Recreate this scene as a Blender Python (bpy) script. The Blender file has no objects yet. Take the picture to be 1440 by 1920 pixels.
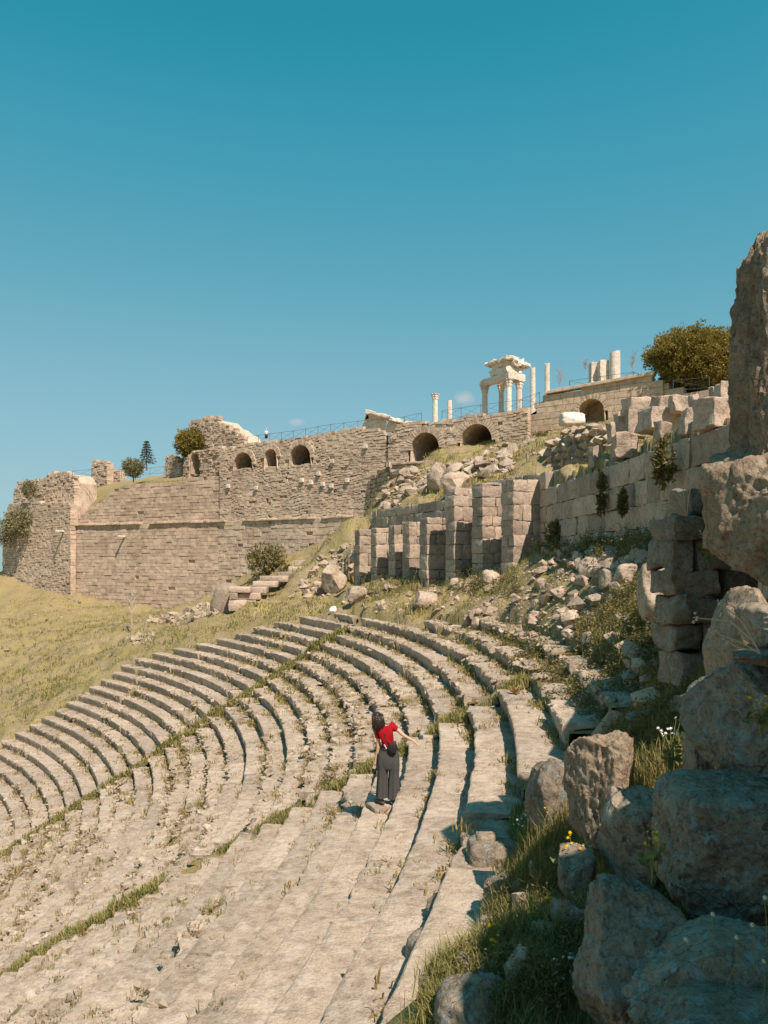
import bpy, bmesh, math
import numpy as np
from mathutils import Matrix, Vector, Euler

# ------------------------------------------------------------------ camera, sky, sun, exposure
SC = bpy.context.scene
COL = SC.collection
F, PX0, PY0 = 1445.0, 720.0, 1045.0          # focal length and principal point in photo pixels (1440 x 1920)

cam_d = bpy.data.cameras.new('camera')
cam_d.sensor_fit = 'VERTICAL'
cam_d.sensor_height = 36.0
cam_d.lens = 36.0 * F / 1920.0
cam_d.shift_y = (PY0 - 960.0) / 1920.0
cam_d.clip_start = 0.05
cam_d.clip_end = 9000.0
cam = bpy.data.objects.new('camera', cam_d)
COL.objects.link(cam)
cam.rotation_euler = (math.radians(90), 0, 0)
SC.camera = cam

SUN_EL = math.radians(53)
SUN_H = np.array([0.47, -0.883])              # horizontal direction towards the sun
SUN_H /= np.linalg.norm(SUN_H)
SUN = np.array([SUN_H[0] * math.cos(SUN_EL), SUN_H[1] * math.cos(SUN_EL), math.sin(SUN_EL)])
sun_d = bpy.data.lights.new('sun', 'SUN')
sun_d.energy = 5.0
sun_d.angle = math.radians(0.53)
sun_d.color = (1.0, 0.87, 0.755)
sun = bpy.data.objects.new('sun', sun_d)
COL.objects.link(sun)
sun.rotation_euler = Vector(SUN).to_track_quat('Z', 'Y').to_euler()

world = bpy.data.worlds.new('World')
SC.world = world
world.use_nodes = True
wn, wl = world.node_tree.nodes, world.node_tree.links
wn.clear()
w_out = wn.new('ShaderNodeOutputWorld')
w_bg = wn.new('ShaderNodeBackground')
w_sky = wn.new('ShaderNodeTexSky')
w_sky.sky_type = 'NISHITA'
w_sky.sun_disc = False
w_sky.sun_elevation = SUN_EL
w_sky.sun_rotation = math.atan2(SUN_H[0], SUN_H[1])
w_sky.altitude = 300
w_sky.air_density = 1.0
w_sky.dust_density = 0.6
w_sky.ozone_density = 2.0
w_bg.inputs['Strength'].default_value = 0.10
# the photograph's teal rendering of the blue sky: one smooth tone curve per channel over the whole dome
w_in = wn.new('ShaderNodeVectorMath'); w_in.operation = 'SCALE'; w_in.inputs['Scale'].default_value = 0.1
w_cur = wn.new('ShaderNodeRGBCurve')
for ch, pts in ((0, [(0, 0), (.086, .015), (.106, .036), (.141, .075), (.227, .152), (.43, .228), (.67, .275), (1, .31)]),
                (1, [(0, 0), (.145, .187), (.173, .222), (.231, .264), (.361, .328), (.584, .384), (1, .43)]),
                (2, [(0, 0), (.27, .268), (.314, .315), (.392, .347), (.545, .402), (.667, .432), (1, .46)])):
    cv = w_cur.mapping.curves[ch]
    cv.points[0].location = pts[0]; cv.points[1].location = pts[-1]
    for q in pts[1:-1]: cv.points.new(*q)
w_cur.mapping.update()
w_up = wn.new('ShaderNodeVectorMath'); w_up.operation = 'SCALE'; w_up.inputs['Scale'].default_value = 10.0
wl.new(w_sky.outputs['Color'], w_in.inputs[0])
wl.new(w_in.outputs['Vector'], w_cur.inputs['Color'])
wl.new(w_cur.outputs['Color'], w_up.inputs[0])
# two faint puffs of cloud low over the terrace
w_geo = wn.new('ShaderNodeTexCoord'); w_prev = w_up.outputs['Vector']
for cx, cy, hw, hh, st in ((871, 746, 17, 12, 0.6), (557, 791, 13, 6, 0.4)):
    d0 = Vector(((cx - PX0) / F, 1.0, (PY0 - cy) / F)).normalized()
    sub = wn.new('ShaderNodeVectorMath'); sub.operation = 'SUBTRACT'; sub.inputs[1].default_value = d0; wl.new(w_geo.outputs['Generated'], sub.inputs[0])
    div = wn.new('ShaderNodeVectorMath'); div.operation = 'DIVIDE'; div.inputs[1].default_value = (hw / F, hw / F, hh / F); wl.new(sub.outputs['Vector'], div.inputs[0])
    nz = wn.new('ShaderNodeTexNoise'); nz.inputs['Scale'].default_value = 90; nz.inputs['Detail'].default_value = 5; wl.new(w_geo.outputs['Generated'], nz.inputs['Vector'])
    ln = wn.new('ShaderNodeVectorMath'); ln.operation = 'LENGTH'; wl.new(div.outputs['Vector'], ln.inputs[0])
    ad = wn.new('ShaderNodeMath'); ad.operation = 'MULTIPLY_ADD'; ad.inputs[1].default_value = -1.6; wl.new(nz.outputs['Fac'], ad.inputs[0]); wl.new(ln.outputs['Value'], ad.inputs[2])
    mr = wn.new('ShaderNodeMapRange'); mr.inputs['From Min'].default_value = 0.45; mr.inputs['From Max'].default_value = -0.5; mr.inputs['To Max'].default_value = st; wl.new(ad.outputs[0], mr.inputs['Value'])
    mx = wn.new('ShaderNodeMix'); mx.data_type = 'RGBA'; wl.new(mr.outputs['Result'], mx.inputs['Factor'])
    ia = [i for i in mx.inputs if i.type == 'RGBA']; wl.new(w_prev, ia[0]); ia[1].default_value = (4.4, 4.2, 4.2, 1)
    w_prev = [o for o in mx.outputs if o.type == 'RGBA'][0]
wl.new(w_prev, w_bg.inputs['Color'])
wl.new(w_bg.outputs['Background'], w_out.inputs['Surface'])

SC.view_settings.view_transform = 'Standard'
SC.view_settings.look = 'None'
SC.view_settings.gamma = 1.0
SC.view_settings.exposure = 0.5
SC.view_settings.use_curve_mapping = False

# ------------------------------------------------------------------ helpers
def P(x, y, Y):
    """photo pixel at distance Y -> point of the place (metres)"""
    return np.array([(x - PX0) / F * Y, Y, (PY0 - y) / F * Y])

def PXY(x, Y):
    return ((x - PX0) / F * Y, Y)

def rng(seed):
    return np.random.default_rng(seed)

def _hash(ix, iy, iz, seed):
    h = (ix.astype(np.uint32) * np.uint32(374761393) + iy.astype(np.uint32) * np.uint32(668265263)
         + iz.astype(np.uint32) * np.uint32(2246822519) + np.uint32((seed * 3266489917) & 0xffffffff))
    h ^= h >> np.uint32(15)
    h *= np.uint32(2654435761)
    h ^= h >> np.uint32(13)
    h *= np.uint32(3266489917)
    h ^= h >> np.uint32(16)
    return h

_G = np.array([[1,1,0],[-1,1,0],[1,-1,0],[-1,-1,0],[1,0,1],[-1,0,1],[1,0,-1],[-1,0,-1],
               [0,1,1],[0,-1,1],[0,1,-1],[0,-1,-1],[1,1,0],[0,-1,1],[-1,1,0],[0,-1,-1]], float)

def perlin(p, seed=0):
    p = np.asarray(p, float)
    i = np.floor(p).astype(np.int64)
    f = p - i
    u = f * f * f * (f * (f * 6 - 15) + 10)
    out = np.zeros(len(p))
    for dx in (0, 1):
        wx = u[:, 0] if dx else 1 - u[:, 0]
        for dy in (0, 1):
            wy = u[:, 1] if dy else 1 - u[:, 1]
            for dz in (0, 1):
                wz = u[:, 2] if dz else 1 - u[:, 2]
                g = _G[_hash(i[:, 0] + dx, i[:, 1] + dy, i[:, 2] + dz, seed) & np.uint32(15)]
                out += wx * wy * wz * (g[:, 0] * (f[:, 0] - dx) + g[:, 1] * (f[:, 1] - dy) + g[:, 2] * (f[:, 2] - dz))
    return out

def fbm(p, seed=0, octs=4, gain=0.5):
    p = np.asarray(p, float)
    a, s, t = 1.0, np.zeros(len(p)), 0.0
    for o in range(octs):
        s += a * perlin(p * (2.03 ** o), seed + o * 17)
        a *= gain
    return s

def fbm2(x, y, seed=0, octs=4, gain=0.5):
    x = np.atleast_1d(np.asarray(x, float)); y = np.atleast_1d(np.asarray(y, float))
    sh = x.shape
    return fbm(np.stack([x.ravel(), y.ravel(), np.full(x.size, 0.37 + seed)], 1), seed, octs, gain).reshape(sh)

def mesh_data(name, V, Fc, mat=None, smooth=False):
    """V (n,3); Fc an (m,3) or (m,4) int array, or a list of such arrays"""
    me = bpy.data.meshes.new(name)
    V = np.asarray(V, np.float32)
    Fl = [np.asarray(f, np.int32) for f in (Fc if isinstance(Fc, list) else [Fc]) if len(f)]
    me.vertices.add(len(V)); me.vertices.foreach_set('co', V.ravel())
    tot = np.concatenate([np.full(len(f), f.shape[1], np.int32) for f in Fl])
    idx = np.concatenate([f.ravel() for f in Fl])
    me.loops.add(len(idx)); me.loops.foreach_set('vertex_index', idx)
    st = np.zeros(len(tot), np.int32); st[1:] = np.cumsum(tot)[:-1]
    me.polygons.add(len(tot)); me.polygons.foreach_set('loop_start', st)
    try:
        me.polygons.foreach_set('loop_total', tot)
    except Exception:
        pass
    me.polygons.foreach_set('use_smooth', np.full(len(tot), bool(smooth)))
    me.update(calc_edges=True)
    me.validate()
    if smooth and smooth is not True:
        me.set_sharp_from_angle(angle=math.radians(smooth))
    if mat is not None:
        me.materials.append(mat)
    return me

def link(name, data, parent=None, loc=None, rot=None, scale=None):
    o = bpy.data.objects.new(name, data)
    COL.objects.link(o)
    if parent is not None:
        o.parent = parent
    if loc is not None: o.location = [float(v) for v in loc]
    if rot is not None: o.rotation_euler = [float(v) for v in rot]
    if scale is not None: o.scale = [float(v) for v in scale]
    return o

def obj(name, V, Fc, mat, parent=None, smooth=False, loc=None, rot=None):
    return link(name, mesh_data(name, V, Fc, mat, smooth), parent, loc, rot)

def tag(o, label=None, cat=None, group=None, kind=None):
    if label: o['label'] = label
    if cat: o['category'] = cat
    if group: o['group'] = group
    if kind: o['kind'] = kind
    return o

def thing(name, label, cat, loc=(0, 0, 0), rz=0.0, group=None):
    return tag(link(name, None, None, loc, (0, 0, rz)), label, cat, group, 'thing')

class MB:
    """collects pieces into one mesh (a single part)"""
    def __init__(s): s.V = []; s.Fc = []; s.n = 0
    def add(s, V, Fc):
        V = np.asarray(V, float)
        s.V.append(V)
        for f in (Fc if isinstance(Fc, list) else [Fc]):
            f = np.asarray(f, int)
            if len(f): s.Fc.append(f + s.n)
        s.n += len(V)
    def build(s, name, mat, parent=None, smooth=False, loc=None, rot=None):
        by = {}
        for f in s.Fc: by.setdefault(f.shape[1], []).append(f)
        return obj(name, np.concatenate(s.V), [np.concatenate(v) for v in by.values()], mat, parent, smooth, loc, rot)

def rotmats(r, N, tilt=math.pi):
    """N random rotations; tilt limits the lean from upright"""
    a = r.uniform(0, 2 * math.pi, N); t = r.uniform(-tilt, tilt, N); p = r.uniform(0, 2 * math.pi, N)
    def Rz(a):
        c, s = np.cos(a), np.sin(a); z = np.zeros_like(a); o = np.ones_like(a)
        return np.stack([np.stack([c, -s, z], -1), np.stack([s, c, z], -1), np.stack([z, z, o], -1)], -2)
    def Rx(a):
        c, s = np.cos(a), np.sin(a); z = np.zeros_like(a); o = np.ones_like(a)
        return np.stack([np.stack([o, z, z], -1), np.stack([z, c, -s], -1), np.stack([z, s, c], -1)], -2)
    return Rz(p) @ Rx(t) @ Rz(a)

def scatter_mesh(tmpls, pos, scl, R, pick):
    """many copies of small templates as one vertex/face array (for stuff)"""
    mb = MB()
    for t, (V, Fc) in enumerate(tmpls):
        m = np.where(pick == t)[0]
        if not len(m): continue
        W = np.einsum('nij,nvj->nvi', R[m], V[None] * scl[m][:, None, :]) + pos[m][:, None, :]
        FF = (Fc[None] + (np.arange(len(m)) * len(V))[:, None, None]).reshape(-1, Fc.shape[1])
        mb.add(W.reshape(-1, 3), FF)
    return mb

def ico(sub):
    bm = bmesh.new(); bmesh.ops.create_icosphere(bm, subdivisions=sub, radius=1.0)
    bm.verts.ensure_lookup_table()
    V = np.array([v.co[:] for v in bm.verts]); Fc = np.array([[v.index for v in f.verts] for f in bm.faces]); bm.free()
    return V, Fc
_ICO = {}
def rock_shape(seed, sub=2, p=3.0, cuts=9, cut=(0.62, 0.92), amp=0.12, freq=1.6, octs=4, fine=0.0, facets=0):
    """a rough rock in the unit cube (-1..1)"""
    if sub not in _ICO: _ICO[sub] = ico(sub)
    V, Fc = _ICO[sub]; V = V.copy(); r = rng(seed)
    V /= (np.abs(V) ** p).sum(1, keepdims=True) ** (1 / p)
    N0 = V / np.linalg.norm(V, axis=1, keepdims=True)
    for c in range(cuts):
        n = r.normal(size=3); n /= np.linalg.norm(n)
        sup = (V @ n).max(); d = sup * r.uniform(*cut)
        e = V @ n - d
        V = V - np.maximum(e, 0)[:, None] * n * 0.985
    V = V + N0 * (fbm(V * freq + seed * 3.1, seed, octs) * amp)[:, None]
    if fine:
        V = V + N0 * (np.abs(fbm(V * freq * 2.2 + seed, seed + 5, 4)) * -fine * 1.6 + fbm(V * freq * 7 + seed, seed + 9, 3) * fine * 0.5)[:, None]
    if facets:                                            # fresh fracture planes across the worn surface
        for c in range(facets):
            n = r.normal(size=3); n /= np.linalg.norm(n); d = (V @ n).max() * r.uniform(0.80, 0.95)
            V = V - np.maximum(V @ n - d, 0)[:, None] * n * 0.96
        V = V + N0 * (fbm(V * freq * 9, seed + 3, 2) * 0.012)[:, None]
    lo, hi = V.min(0), V.max(0)
    return (V - (lo + hi) / 2) / ((hi - lo) / 2), Fc

def box_shape(w, h, d, seed, nx=4, ny=3, nz=2, bev=0.03, amp=0.015, freq=3.0):
    """rough ashlar: x width, y depth (front at -y), z height; origin at the centre"""
    r = rng(seed)
    def lin(n, L, b):
        t = np.linspace(-L / 2 + b, L / 2 - b, max(n, 2))
        return np.concatenate([[-L / 2], t, [L / 2]])
    b = min(bev, w * .3, h * .3, d * .3)
    X, Y_, Z = lin(nx, w, b), lin(ny, d, b), lin(nz, h, b)
    idx = {}; V = []; Q = []
    def vid(i, j, k):
        if (i, j, k) not in idx:
            p = np.array([X[i], Y_[j], Z[k]])
            ex = (i in (0, len(X) - 1)) + (j in (0, len(Y_) - 1)) + (k in (0, len(Z) - 1))
            if ex >= 2:
                for a, (A, ii) in enumerate(((X, i), (Y_, j), (Z, k))):
                    if ii in (0, len(A) - 1): p[a] -= math.copysign(b * (0.3 if ex == 2 else 0.43), p[a])
            idx[(i, j, k)] = len(V); V.append(p)
        return idx[(i, j, k)]
    a, b_, c = len(X) - 1, len(Y_) - 1, len(Z) - 1
    for i in range(a):
        for k in range(c):
            Q.append([vid(i, 0, k), vid(i + 1, 0, k), vid(i + 1, 0, k + 1), vid(i, 0, k + 1)])
            Q.append([vid(i, b_, k), vid(i, b_, k + 1), vid(i + 1, b_, k + 1), vid(i + 1, b_, k)])
        for j in range(b_):
            Q.append([vid(i, j, 0), vid(i, j + 1, 0), vid(i + 1, j + 1, 0), vid(i + 1, j, 0)])
            Q.append([vid(i, j, c), vid(i + 1, j, c), vid(i + 1, j + 1, c), vid(i, j + 1, c)])
    for j in range(b_):
        for k in range(c):
            Q.append([vid(0, j, k), vid(0, j, k + 1), vid(0, j + 1, k + 1), vid(0, j + 1, k)])
            Q.append([vid(a, j, k), vid(a, j + 1, k), vid(a, j + 1, k + 1), vid(a, j, k + 1)])
    V = np.array(V)
    off = r.uniform(-50, 50, 3)
    D = np.stack([fbm(V * freq + off + 7.7 * q, seed + q, 3) for q in range(3)], 1)
    return V + D * amp * 2, np.array(Q)

def box(mn, mx):
    x0, y0, z0 = mn; x1, y1, z1 = mx
    V = np.array([[x0,y0,z0],[x1,y0,z0],[x1,y1,z0],[x0,y1,z0],[x0,y0,z1],[x1,y0,z1],[x1,y1,z1],[x0,y1,z1]], float)
    return V, np.array([[0,3,2,1],[4,5,6,7],[0,1,5,4],[1,2,6,5],[2,3,7,6],[3,0,4,7]])

def tube(pts, rad, n=6, cap=True):
    pts = np.asarray(pts, float); m = len(pts)
    rad = np.full(m, rad) if np.isscalar(rad) else np.asarray(rad, float)
    T = np.gradient(pts, axis=0); T /= np.linalg.norm(T, axis=1, keepdims=True) + 1e-9
    up = np.array([0, 0, 1.0]) if abs(T[0, 2]) < 0.9 else np.array([1.0, 0, 0])
    V = []
    for i in range(m):
        a = np.cross(T[i], up); a /= np.linalg.norm(a) + 1e-9; b = np.cross(a, T[i])
        th = np.linspace(0, 2 * math.pi, n, endpoint=False)
        V.append(pts[i] + rad[i] * (np.cos(th)[:, None] * a + np.sin(th)[:, None] * b))
        up = b
    Q = [[i * n + j, i * n + (j + 1) % n, (i + 1) * n + (j + 1) % n, (i + 1) * n + j] for i in range(m - 1) for j in range(n)]
    V = np.concatenate(V); Fs = [np.array(Q)]
    if cap:
        V = np.concatenate([V, pts[:1], pts[-1:]])
        Fs.append(np.array([[m * n, (j + 1) % n, j] for j in range(n)] + [[m * n + 1, (m - 1) * n + j, (m - 1) * n + (j + 1) % n] for j in range(n)]))
    return V, Fs

def loft(rings):
    """closed rings (k, n, 3) -> tube with flat caps"""
    R = np.asarray(rings, float); k, n = R.shape[:2]
    V = R.reshape(-1, 3)
    Q = [[i * n + j, i * n + (j + 1) % n, (i + 1) * n + (j + 1) % n, (i + 1) * n + j] for i in range(k - 1) for j in range(n)]
    V = np.concatenate([V, R[:1].mean(1), R[-1:].mean(1)])
    T = [[k * n, (j + 1) % n, j] for j in range(n)] + [[k * n + 1, (k - 1) * n + j, (k - 1) * n + (j + 1) % n] for j in range(n)]
    return V, [np.array(Q), np.array(T)]

# ------------------------------------------------------------------ materials
def srgb(r, g, b):
    c = np.array([r, g, b]) / 255.0
    return tuple(np.where(c <= 0.04045, c / 12.92, ((c + 0.055) / 1.055) ** 2.4)) + (1.0,)

class NT:
    def __init__(s, name, rough=0.9, spec=0.2):
        s.m = bpy.data.materials.new(name); s.m.use_nodes = True
        s.t = s.m.node_tree; s.n = s.t.nodes; s.l = s.t.links
        s.b = s.n['Principled BSDF']
        s.b.inputs['Roughness'].default_value = rough
        s.b.inputs['Specular IOR Level'].default_value = spec
    def new(s, t, **kw):
        o = s.n.new(t)
        for k, v in kw.items(): setattr(o, k, v)
        return o
    def pos(s):
        if not hasattr(s, '_g'): s._g = s.new('ShaderNodeNewGeometry')
        return s._g.outputs['Position']
    def objc(s):
        if not hasattr(s, '_tc'): s._tc = s.new('ShaderNodeTexCoord')
        return s._tc.outputs['Object']
    def rand(s):
        if not hasattr(s, '_g'): s.pos()
        if not hasattr(s, '_r'):
            o = s.new('ShaderNodeObjectInfo')
            a = s.new('ShaderNodeMath', operation='ADD'); s.l.new(o.outputs['Random'], a.inputs[0]); s.l.new(s._g.outputs['Random Per Island'], a.inputs[1])
            f = s.new('ShaderNodeMath', operation='FRACT'); s.l.new(a.outputs[0], f.inputs[0]); s._r = f.outputs[0]
        return s._r
    def noise(s, scale, detail=4, rough=0.55, vec=None, dist=0.0):
        o = s.new('ShaderNodeTexNoise'); o.inputs['Scale'].default_value = scale; o.inputs['Detail'].default_value = detail
        o.inputs['Roughness'].default_value = rough; o.inputs['Distortion'].default_value = dist
        s.l.new(vec if vec is not None else s.pos(), o.inputs['Vector']); return o.outputs['Fac']
    def ramp(s, fac, stops, mode='LINEAR'):
        o = s.new('ShaderNodeValToRGB'); o.color_ramp.interpolation = mode
        e = o.color_ramp.elements
        while len(e) < len(stops): e.new(0.5)
        for el, (p, c) in zip(e, stops):
            el.position = p; el.color = c if len(c) == 4 else tuple(c) + (1,)
        s.l.new(fac, o.inputs['Fac']); return o.outputs['Color']
    def mix(s, fac, a, b, blend='MIX'):
        o = s.new('ShaderNodeMix', data_type='RGBA', blend_type=blend)
        for v, k in ((fac, 'Factor'), (a, 'A'), (b, 'B')):
            sk = [i for i in o.inputs if i.name == k and i.enabled and (k == 'Factor' and i.type == 'VALUE' or k != 'Factor' and i.type == 'RGBA')][0]
            if hasattr(v, 'links'): s.l.new(v, sk)
            elif k == 'Factor': sk.default_value = v
            else: sk.default_value = v if len(v) == 4 else tuple(v) + (1,)
        return [x for x in o.outputs if x.type == 'RGBA'][0]
    def bump(s, parts, dist=0.02):
        prev = None
        for h, st, d in parts:
            o = s.new('ShaderNodeBump'); o.inputs['Strength'].default_value = st; o.inputs['Distance'].default_value = d
            s.l.new(h, o.inputs['Height'])
            if prev is not None: s.l.new(prev, o.inputs['Normal'])
            prev = o.outputs['Normal']
        s.l.new(prev, s.b.inputs['Normal'])
    def color(s, c):
        if hasattr(c, 'links'): s.l.new(c, s.b.inputs['Base Color'])
        else: s.b.inputs['Base Color'].default_value = c if len(c) == 4 else tuple(c) + (1,)

def stone(name, mid, dark, light, sc=1.0, lichen=None, lich_amt=0.6, bump=1.0, rnd=0.35, orange=0.0, moss=0.0, crack=0.0):
    """weathered stone: large tone patches, grain, dark pits, lichen spots; sc = detail per metre"""
    t = NT(name, 0.93, 0.12)
    n1 = t.noise(0.9 * sc, 5, 0.6); n2 = t.noise(6 * sc, 5, 0.65); n3 = t.noise(28 * sc, 4, 0.7)
    c = t.ramp(n1, [(0.25, dark), (0.5, mid), (0.78, light)])
    g = t.ramp(n2, [(0.28, (0.55, 0.53, 0.5)), (0.52, (1, 1, 1)), (0.8, (1.18, 1.17, 1.15))])
    c = t.mix(0.85, c, g, 'MULTIPLY')
    g2 = t.ramp(n3, [(0.3, (0.6, 0.58, 0.55)), (0.5, (1, 1, 1)), (0.75, (1.12, 1.12, 1.12))])
    c = t.mix(0.7, c, g2, 'MULTIPLY')
    sp = t.noise(75 * sc, 2, 0.8)
    c = t.mix(0.55, c, t.ramp(sp, [(0.34, (0.62, 0.6, 0.58)), (0.5, (1, 1, 1)), (0.68, (1.25, 1.24, 1.22))]), 'MULTIPLY')
    if lichen is not None:
        n4 = t.noise(3.3 * sc, 6, 0.72)
        lm = t.ramp(n4, [(0.52, (0, 0, 0)), (0.62, (lich_amt,) * 3)])
        c = t.mix(lm, c, lichen)
    if orange:
        n5 = t.noise(2.1 * sc, 5, 0.7)
        c = t.mix(t.ramp(n5, [(0.66, (0, 0, 0)), (0.72, (orange,) * 3)]), c, srgb(176, 104, 40))
    if moss:
        n6 = t.noise(1.3 * sc, 5, 0.7)
        c = t.mix(t.ramp(n6, [(0.5, (0, 0, 0)), (0.66, (moss,) * 3)]), c, (0.10, 0.10, 0.035))
    if rnd:
        v = t.ramp(t.rand(), [(0.0, (1 - rnd,) * 3), (0.5, (1, 0.985, 0.965)), (1.0, (1 + rnd * 0.7, 1 + rnd * 0.62, 1 + rnd * 0.55))])
        c = t.mix(1.0, c, v, 'MULTIPLY')
    extra = []
    if crack:
        ofs = t.new('ShaderNodeVectorMath', operation='MULTIPLY_ADD'); wv = t.new('ShaderNodeTexNoise'); wv.inputs['Scale'].default_value = 2.2 * sc; wv.inputs['Detail'].default_value = 5
        t.l.new(t.pos(), wv.inputs['Vector']); t.l.new(wv.outputs['Color'], ofs.inputs[0]); ofs.inputs[1].default_value = (0.9 / sc,) * 3; t.l.new(t.pos(), ofs.inputs[2])
        vo = t.new('ShaderNodeTexVoronoi', feature='DISTANCE_TO_EDGE'); vo.inputs['Scale'].default_value = 1.1 * sc; t.l.new(ofs.outputs[0], vo.inputs['Vector'])
        ck = t.ramp(vo.outputs['Distance'], [(0.0, (1 - 0.55 * crack,) * 3), (0.018, (1, 1, 1))])
        c = t.mix(1.0, c, ck, 'MULTIPLY')
        hk = t.ramp(vo.outputs['Distance'], [(0.0, (0, 0, 0)), (0.05, (1, 1, 1))]); extra.append((hk, 0.5 * crack, 0.05 / sc))
        pit = t.ramp(t.noise(17 * sc, 3, 0.6), [(0.34, (0, 0, 0)), (0.44, (1, 1, 1))]); extra.append((pit, 0.6 * crack, 0.03 / sc))
        c = t.mix(0.6 * crack, c, t.ramp(t.noise(17 * sc, 3, 0.6), [(0.34, (0.45, 0.43, 0.4)), (0.44, (1, 1, 1))]), 'MULTIPLY')
    t.color(c)
    t.bump(extra + [(n2, 0.7 * bump, 0.05 / sc), (n3, 0.6 * bump, 0.014 / sc)])
    return t.m

M = {}
M['seat'] = stone('seat_stone', (0.405, 0.322, 0.25), (0.32, 0.25, 0.19), (0.47, 0.385, 0.31), 1.0, (0.50, 0.43, 0.36), 0.6, 1.5, 0.16)
M['seat_rubble'] = stone('seat_rubble_stone', (0.37, 0.295, 0.22), (0.24, 0.19, 0.135), (0.46, 0.38, 0.30), 1.6, (0.48, 0.42, 0.35), 0.5, 1.2, 0.3)
M['ashlar'] = stone('ashlar_stone', (0.45, 0.35, 0.275), (0.33, 0.255, 0.20), (0.52, 0.42, 0.34), 0.9, (0.38, 0.34, 0.28), 0.4, 1.2, 0.3, crack=0.35)
M['wallA'] = stone('weathered_wall_stone', (0.49, 0.37, 0.285), (0.36, 0.26, 0.19), (0.57, 0.44, 0.345), 0.25, (0.50, 0.41, 0.32), 0.3, 0.3, 0.2)
M['wallB'] = stone('rubble_wall_stone', (0.55, 0.425, 0.325), (0.43, 0.32, 0.24), (0.62, 0.495, 0.39), 0.3, (0.56, 0.46, 0.37), 0.4, 0.3, 0.2)
M['restored'] = stone('restored_wall_stone', (0.56, 0.43, 0.315), (0.50, 0.38, 0.275), (0.60, 0.475, 0.355), 0.3, None, 0, 0.12, 0.10)
M['rock'] = stone('rubble_rock', (0.41, 0.32, 0.245), (0.28, 0.215, 0.16), (0.48, 0.39, 0.31), 1.3, (0.47, 0.41, 0.34), 0.5, 1.2, 0.28, crack=0.5)
M['fore'] = stone('foreground_rock', (0.27, 0.215, 0.16), (0.14, 0.112, 0.085), (0.35, 0.29, 0.225), 3.0, (0.27, 0.31, 0.31), 0.7, 1.3, 0.2, orange=0.5, crack=0.8)  # teal lichen tone puts the bluish tint of shade into the colour
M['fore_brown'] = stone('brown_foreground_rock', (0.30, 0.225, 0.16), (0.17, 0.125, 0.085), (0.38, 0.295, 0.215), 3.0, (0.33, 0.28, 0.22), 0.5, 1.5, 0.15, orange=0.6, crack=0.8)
M['marble'] = stone('white_marble', (0.72, 0.625, 0.54), (0.58, 0.49, 0.42), (0.78, 0.70, 0.62), 0.5, None, 0, 0.3, 0.10)

def ground_mat():
    t = NT('hillside_ground', 0.95, 0.05)
    n1 = t.noise(0.11, 4, 0.6); n2 = t.noise(0.7, 6, 0.7); n3 = t.noise(9, 5, 0.7); n4 = t.noise(40, 3, 0.7)
    gr = t.ramp(n1, [(0.3, (0.22, 0.195, 0.08)), (0.5, (0.33, 0.255, 0.11)), (0.7, (0.25, 0.215, 0.095))])
    ea = t.ramp(n3, [(0.3, (0.25, 0.18, 0.11)), (0.7, (0.40, 0.31, 0.21))])
    c = t.mix(t.ramp(n2, [(0.44, (0, 0, 0)), (0.58, (0.85,) * 3)]), gr, ea)
    c = t.mix(0.75, c, t.ramp(n3, [(0.3, (0.5, 0.5, 0.45)), (0.55, (1, 1, 1)), (0.8, (1.25, 1.2, 1.1))]), 'MULTIPLY')
    c = t.mix(0.7, c, t.ramp(n4, [(0.3, (0.55, 0.55, 0.5)), (0.55, (1, 1, 1)), (0.8, (1.2, 1.2, 1.2))]), 'MULTIPLY')
    t.color(c); t.bump([(n3, 0.7, 0.06), (n4, 0.6, 0.02)]); return t.m
M['ground'] = ground_mat()

def leaf_mat(name, stops, trans=0.25, rough=0.8, big=0.35):
    t = NT(name, rough, 0.1)
    n = t.noise(big, 4, 0.6)
    a = t.new('ShaderNodeMath', operation='ADD'); t.l.new(t.rand(), a.inputs[0]); t.l.new(n, a.inputs[1])
    h = t.new('ShaderNodeMath', operation='MULTIPLY'); t.l.new(a.outputs[0], h.inputs[0]); h.inputs[1].default_value = 0.5
    c = t.ramp(h.outputs[0], stops)
    t.color(c)
    if trans:
        out = [x for x in t.n if x.type == 'OUTPUT_MATERIAL'][0]
        tr = t.new('ShaderNodeBsdfTranslucent'); t.l.new(c, tr.inputs['Color'])
        mx = t.new('ShaderNodeMixShader'); mx.inputs[0].default_value = trans
        t.l.new(t.b.outputs[0], mx.inputs[1]); t.l.new(tr.outputs[0], mx.inputs[2]); t.l.new(mx.outputs[0], out.inputs['Surface'])
    return t.m
M['grass'] = leaf_mat('dry_green_grass', [(0.15, (0.12, 0.13, 0.04)), (0.42, (0.225, 0.21, 0.07)), (0.62, (0.34, 0.275, 0.105)), (0.9, (0.46, 0.36, 0.19))], 0.3, 0.8, 0.07)
M['drygrass'] = leaf_mat('golden_dry_tufts', [(0.15, (0.20, 0.15, 0.05)), (0.45, (0.33, 0.22, 0.08)), (0.65, (0.42, 0.28, 0.12)), (0.9, (0.50, 0.37, 0.20))], 0.3)
M['herb'] = leaf_mat('wild_herbs', [(0.15, (0.085, 0.085, 0.03)), (0.5, (0.18, 0.155, 0.06)), (0.9, (0.31, 0.25, 0.12))], 0.3)
M['tree'] = leaf_mat('pine_foliage', [(0.15, (0.12, 0.105, 0.025)), (0.5, (0.25, 0.195, 0.05)), (0.9, (0.38, 0.28, 0.085))], 0.3)
M['olive'] = leaf_mat('olive_foliage', [(0.15, (0.13, 0.13, 0.06)), (0.5, (0.22, 0.20, 0.10)), (0.9, (0.31, 0.27, 0.15))], 0.2)
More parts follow.
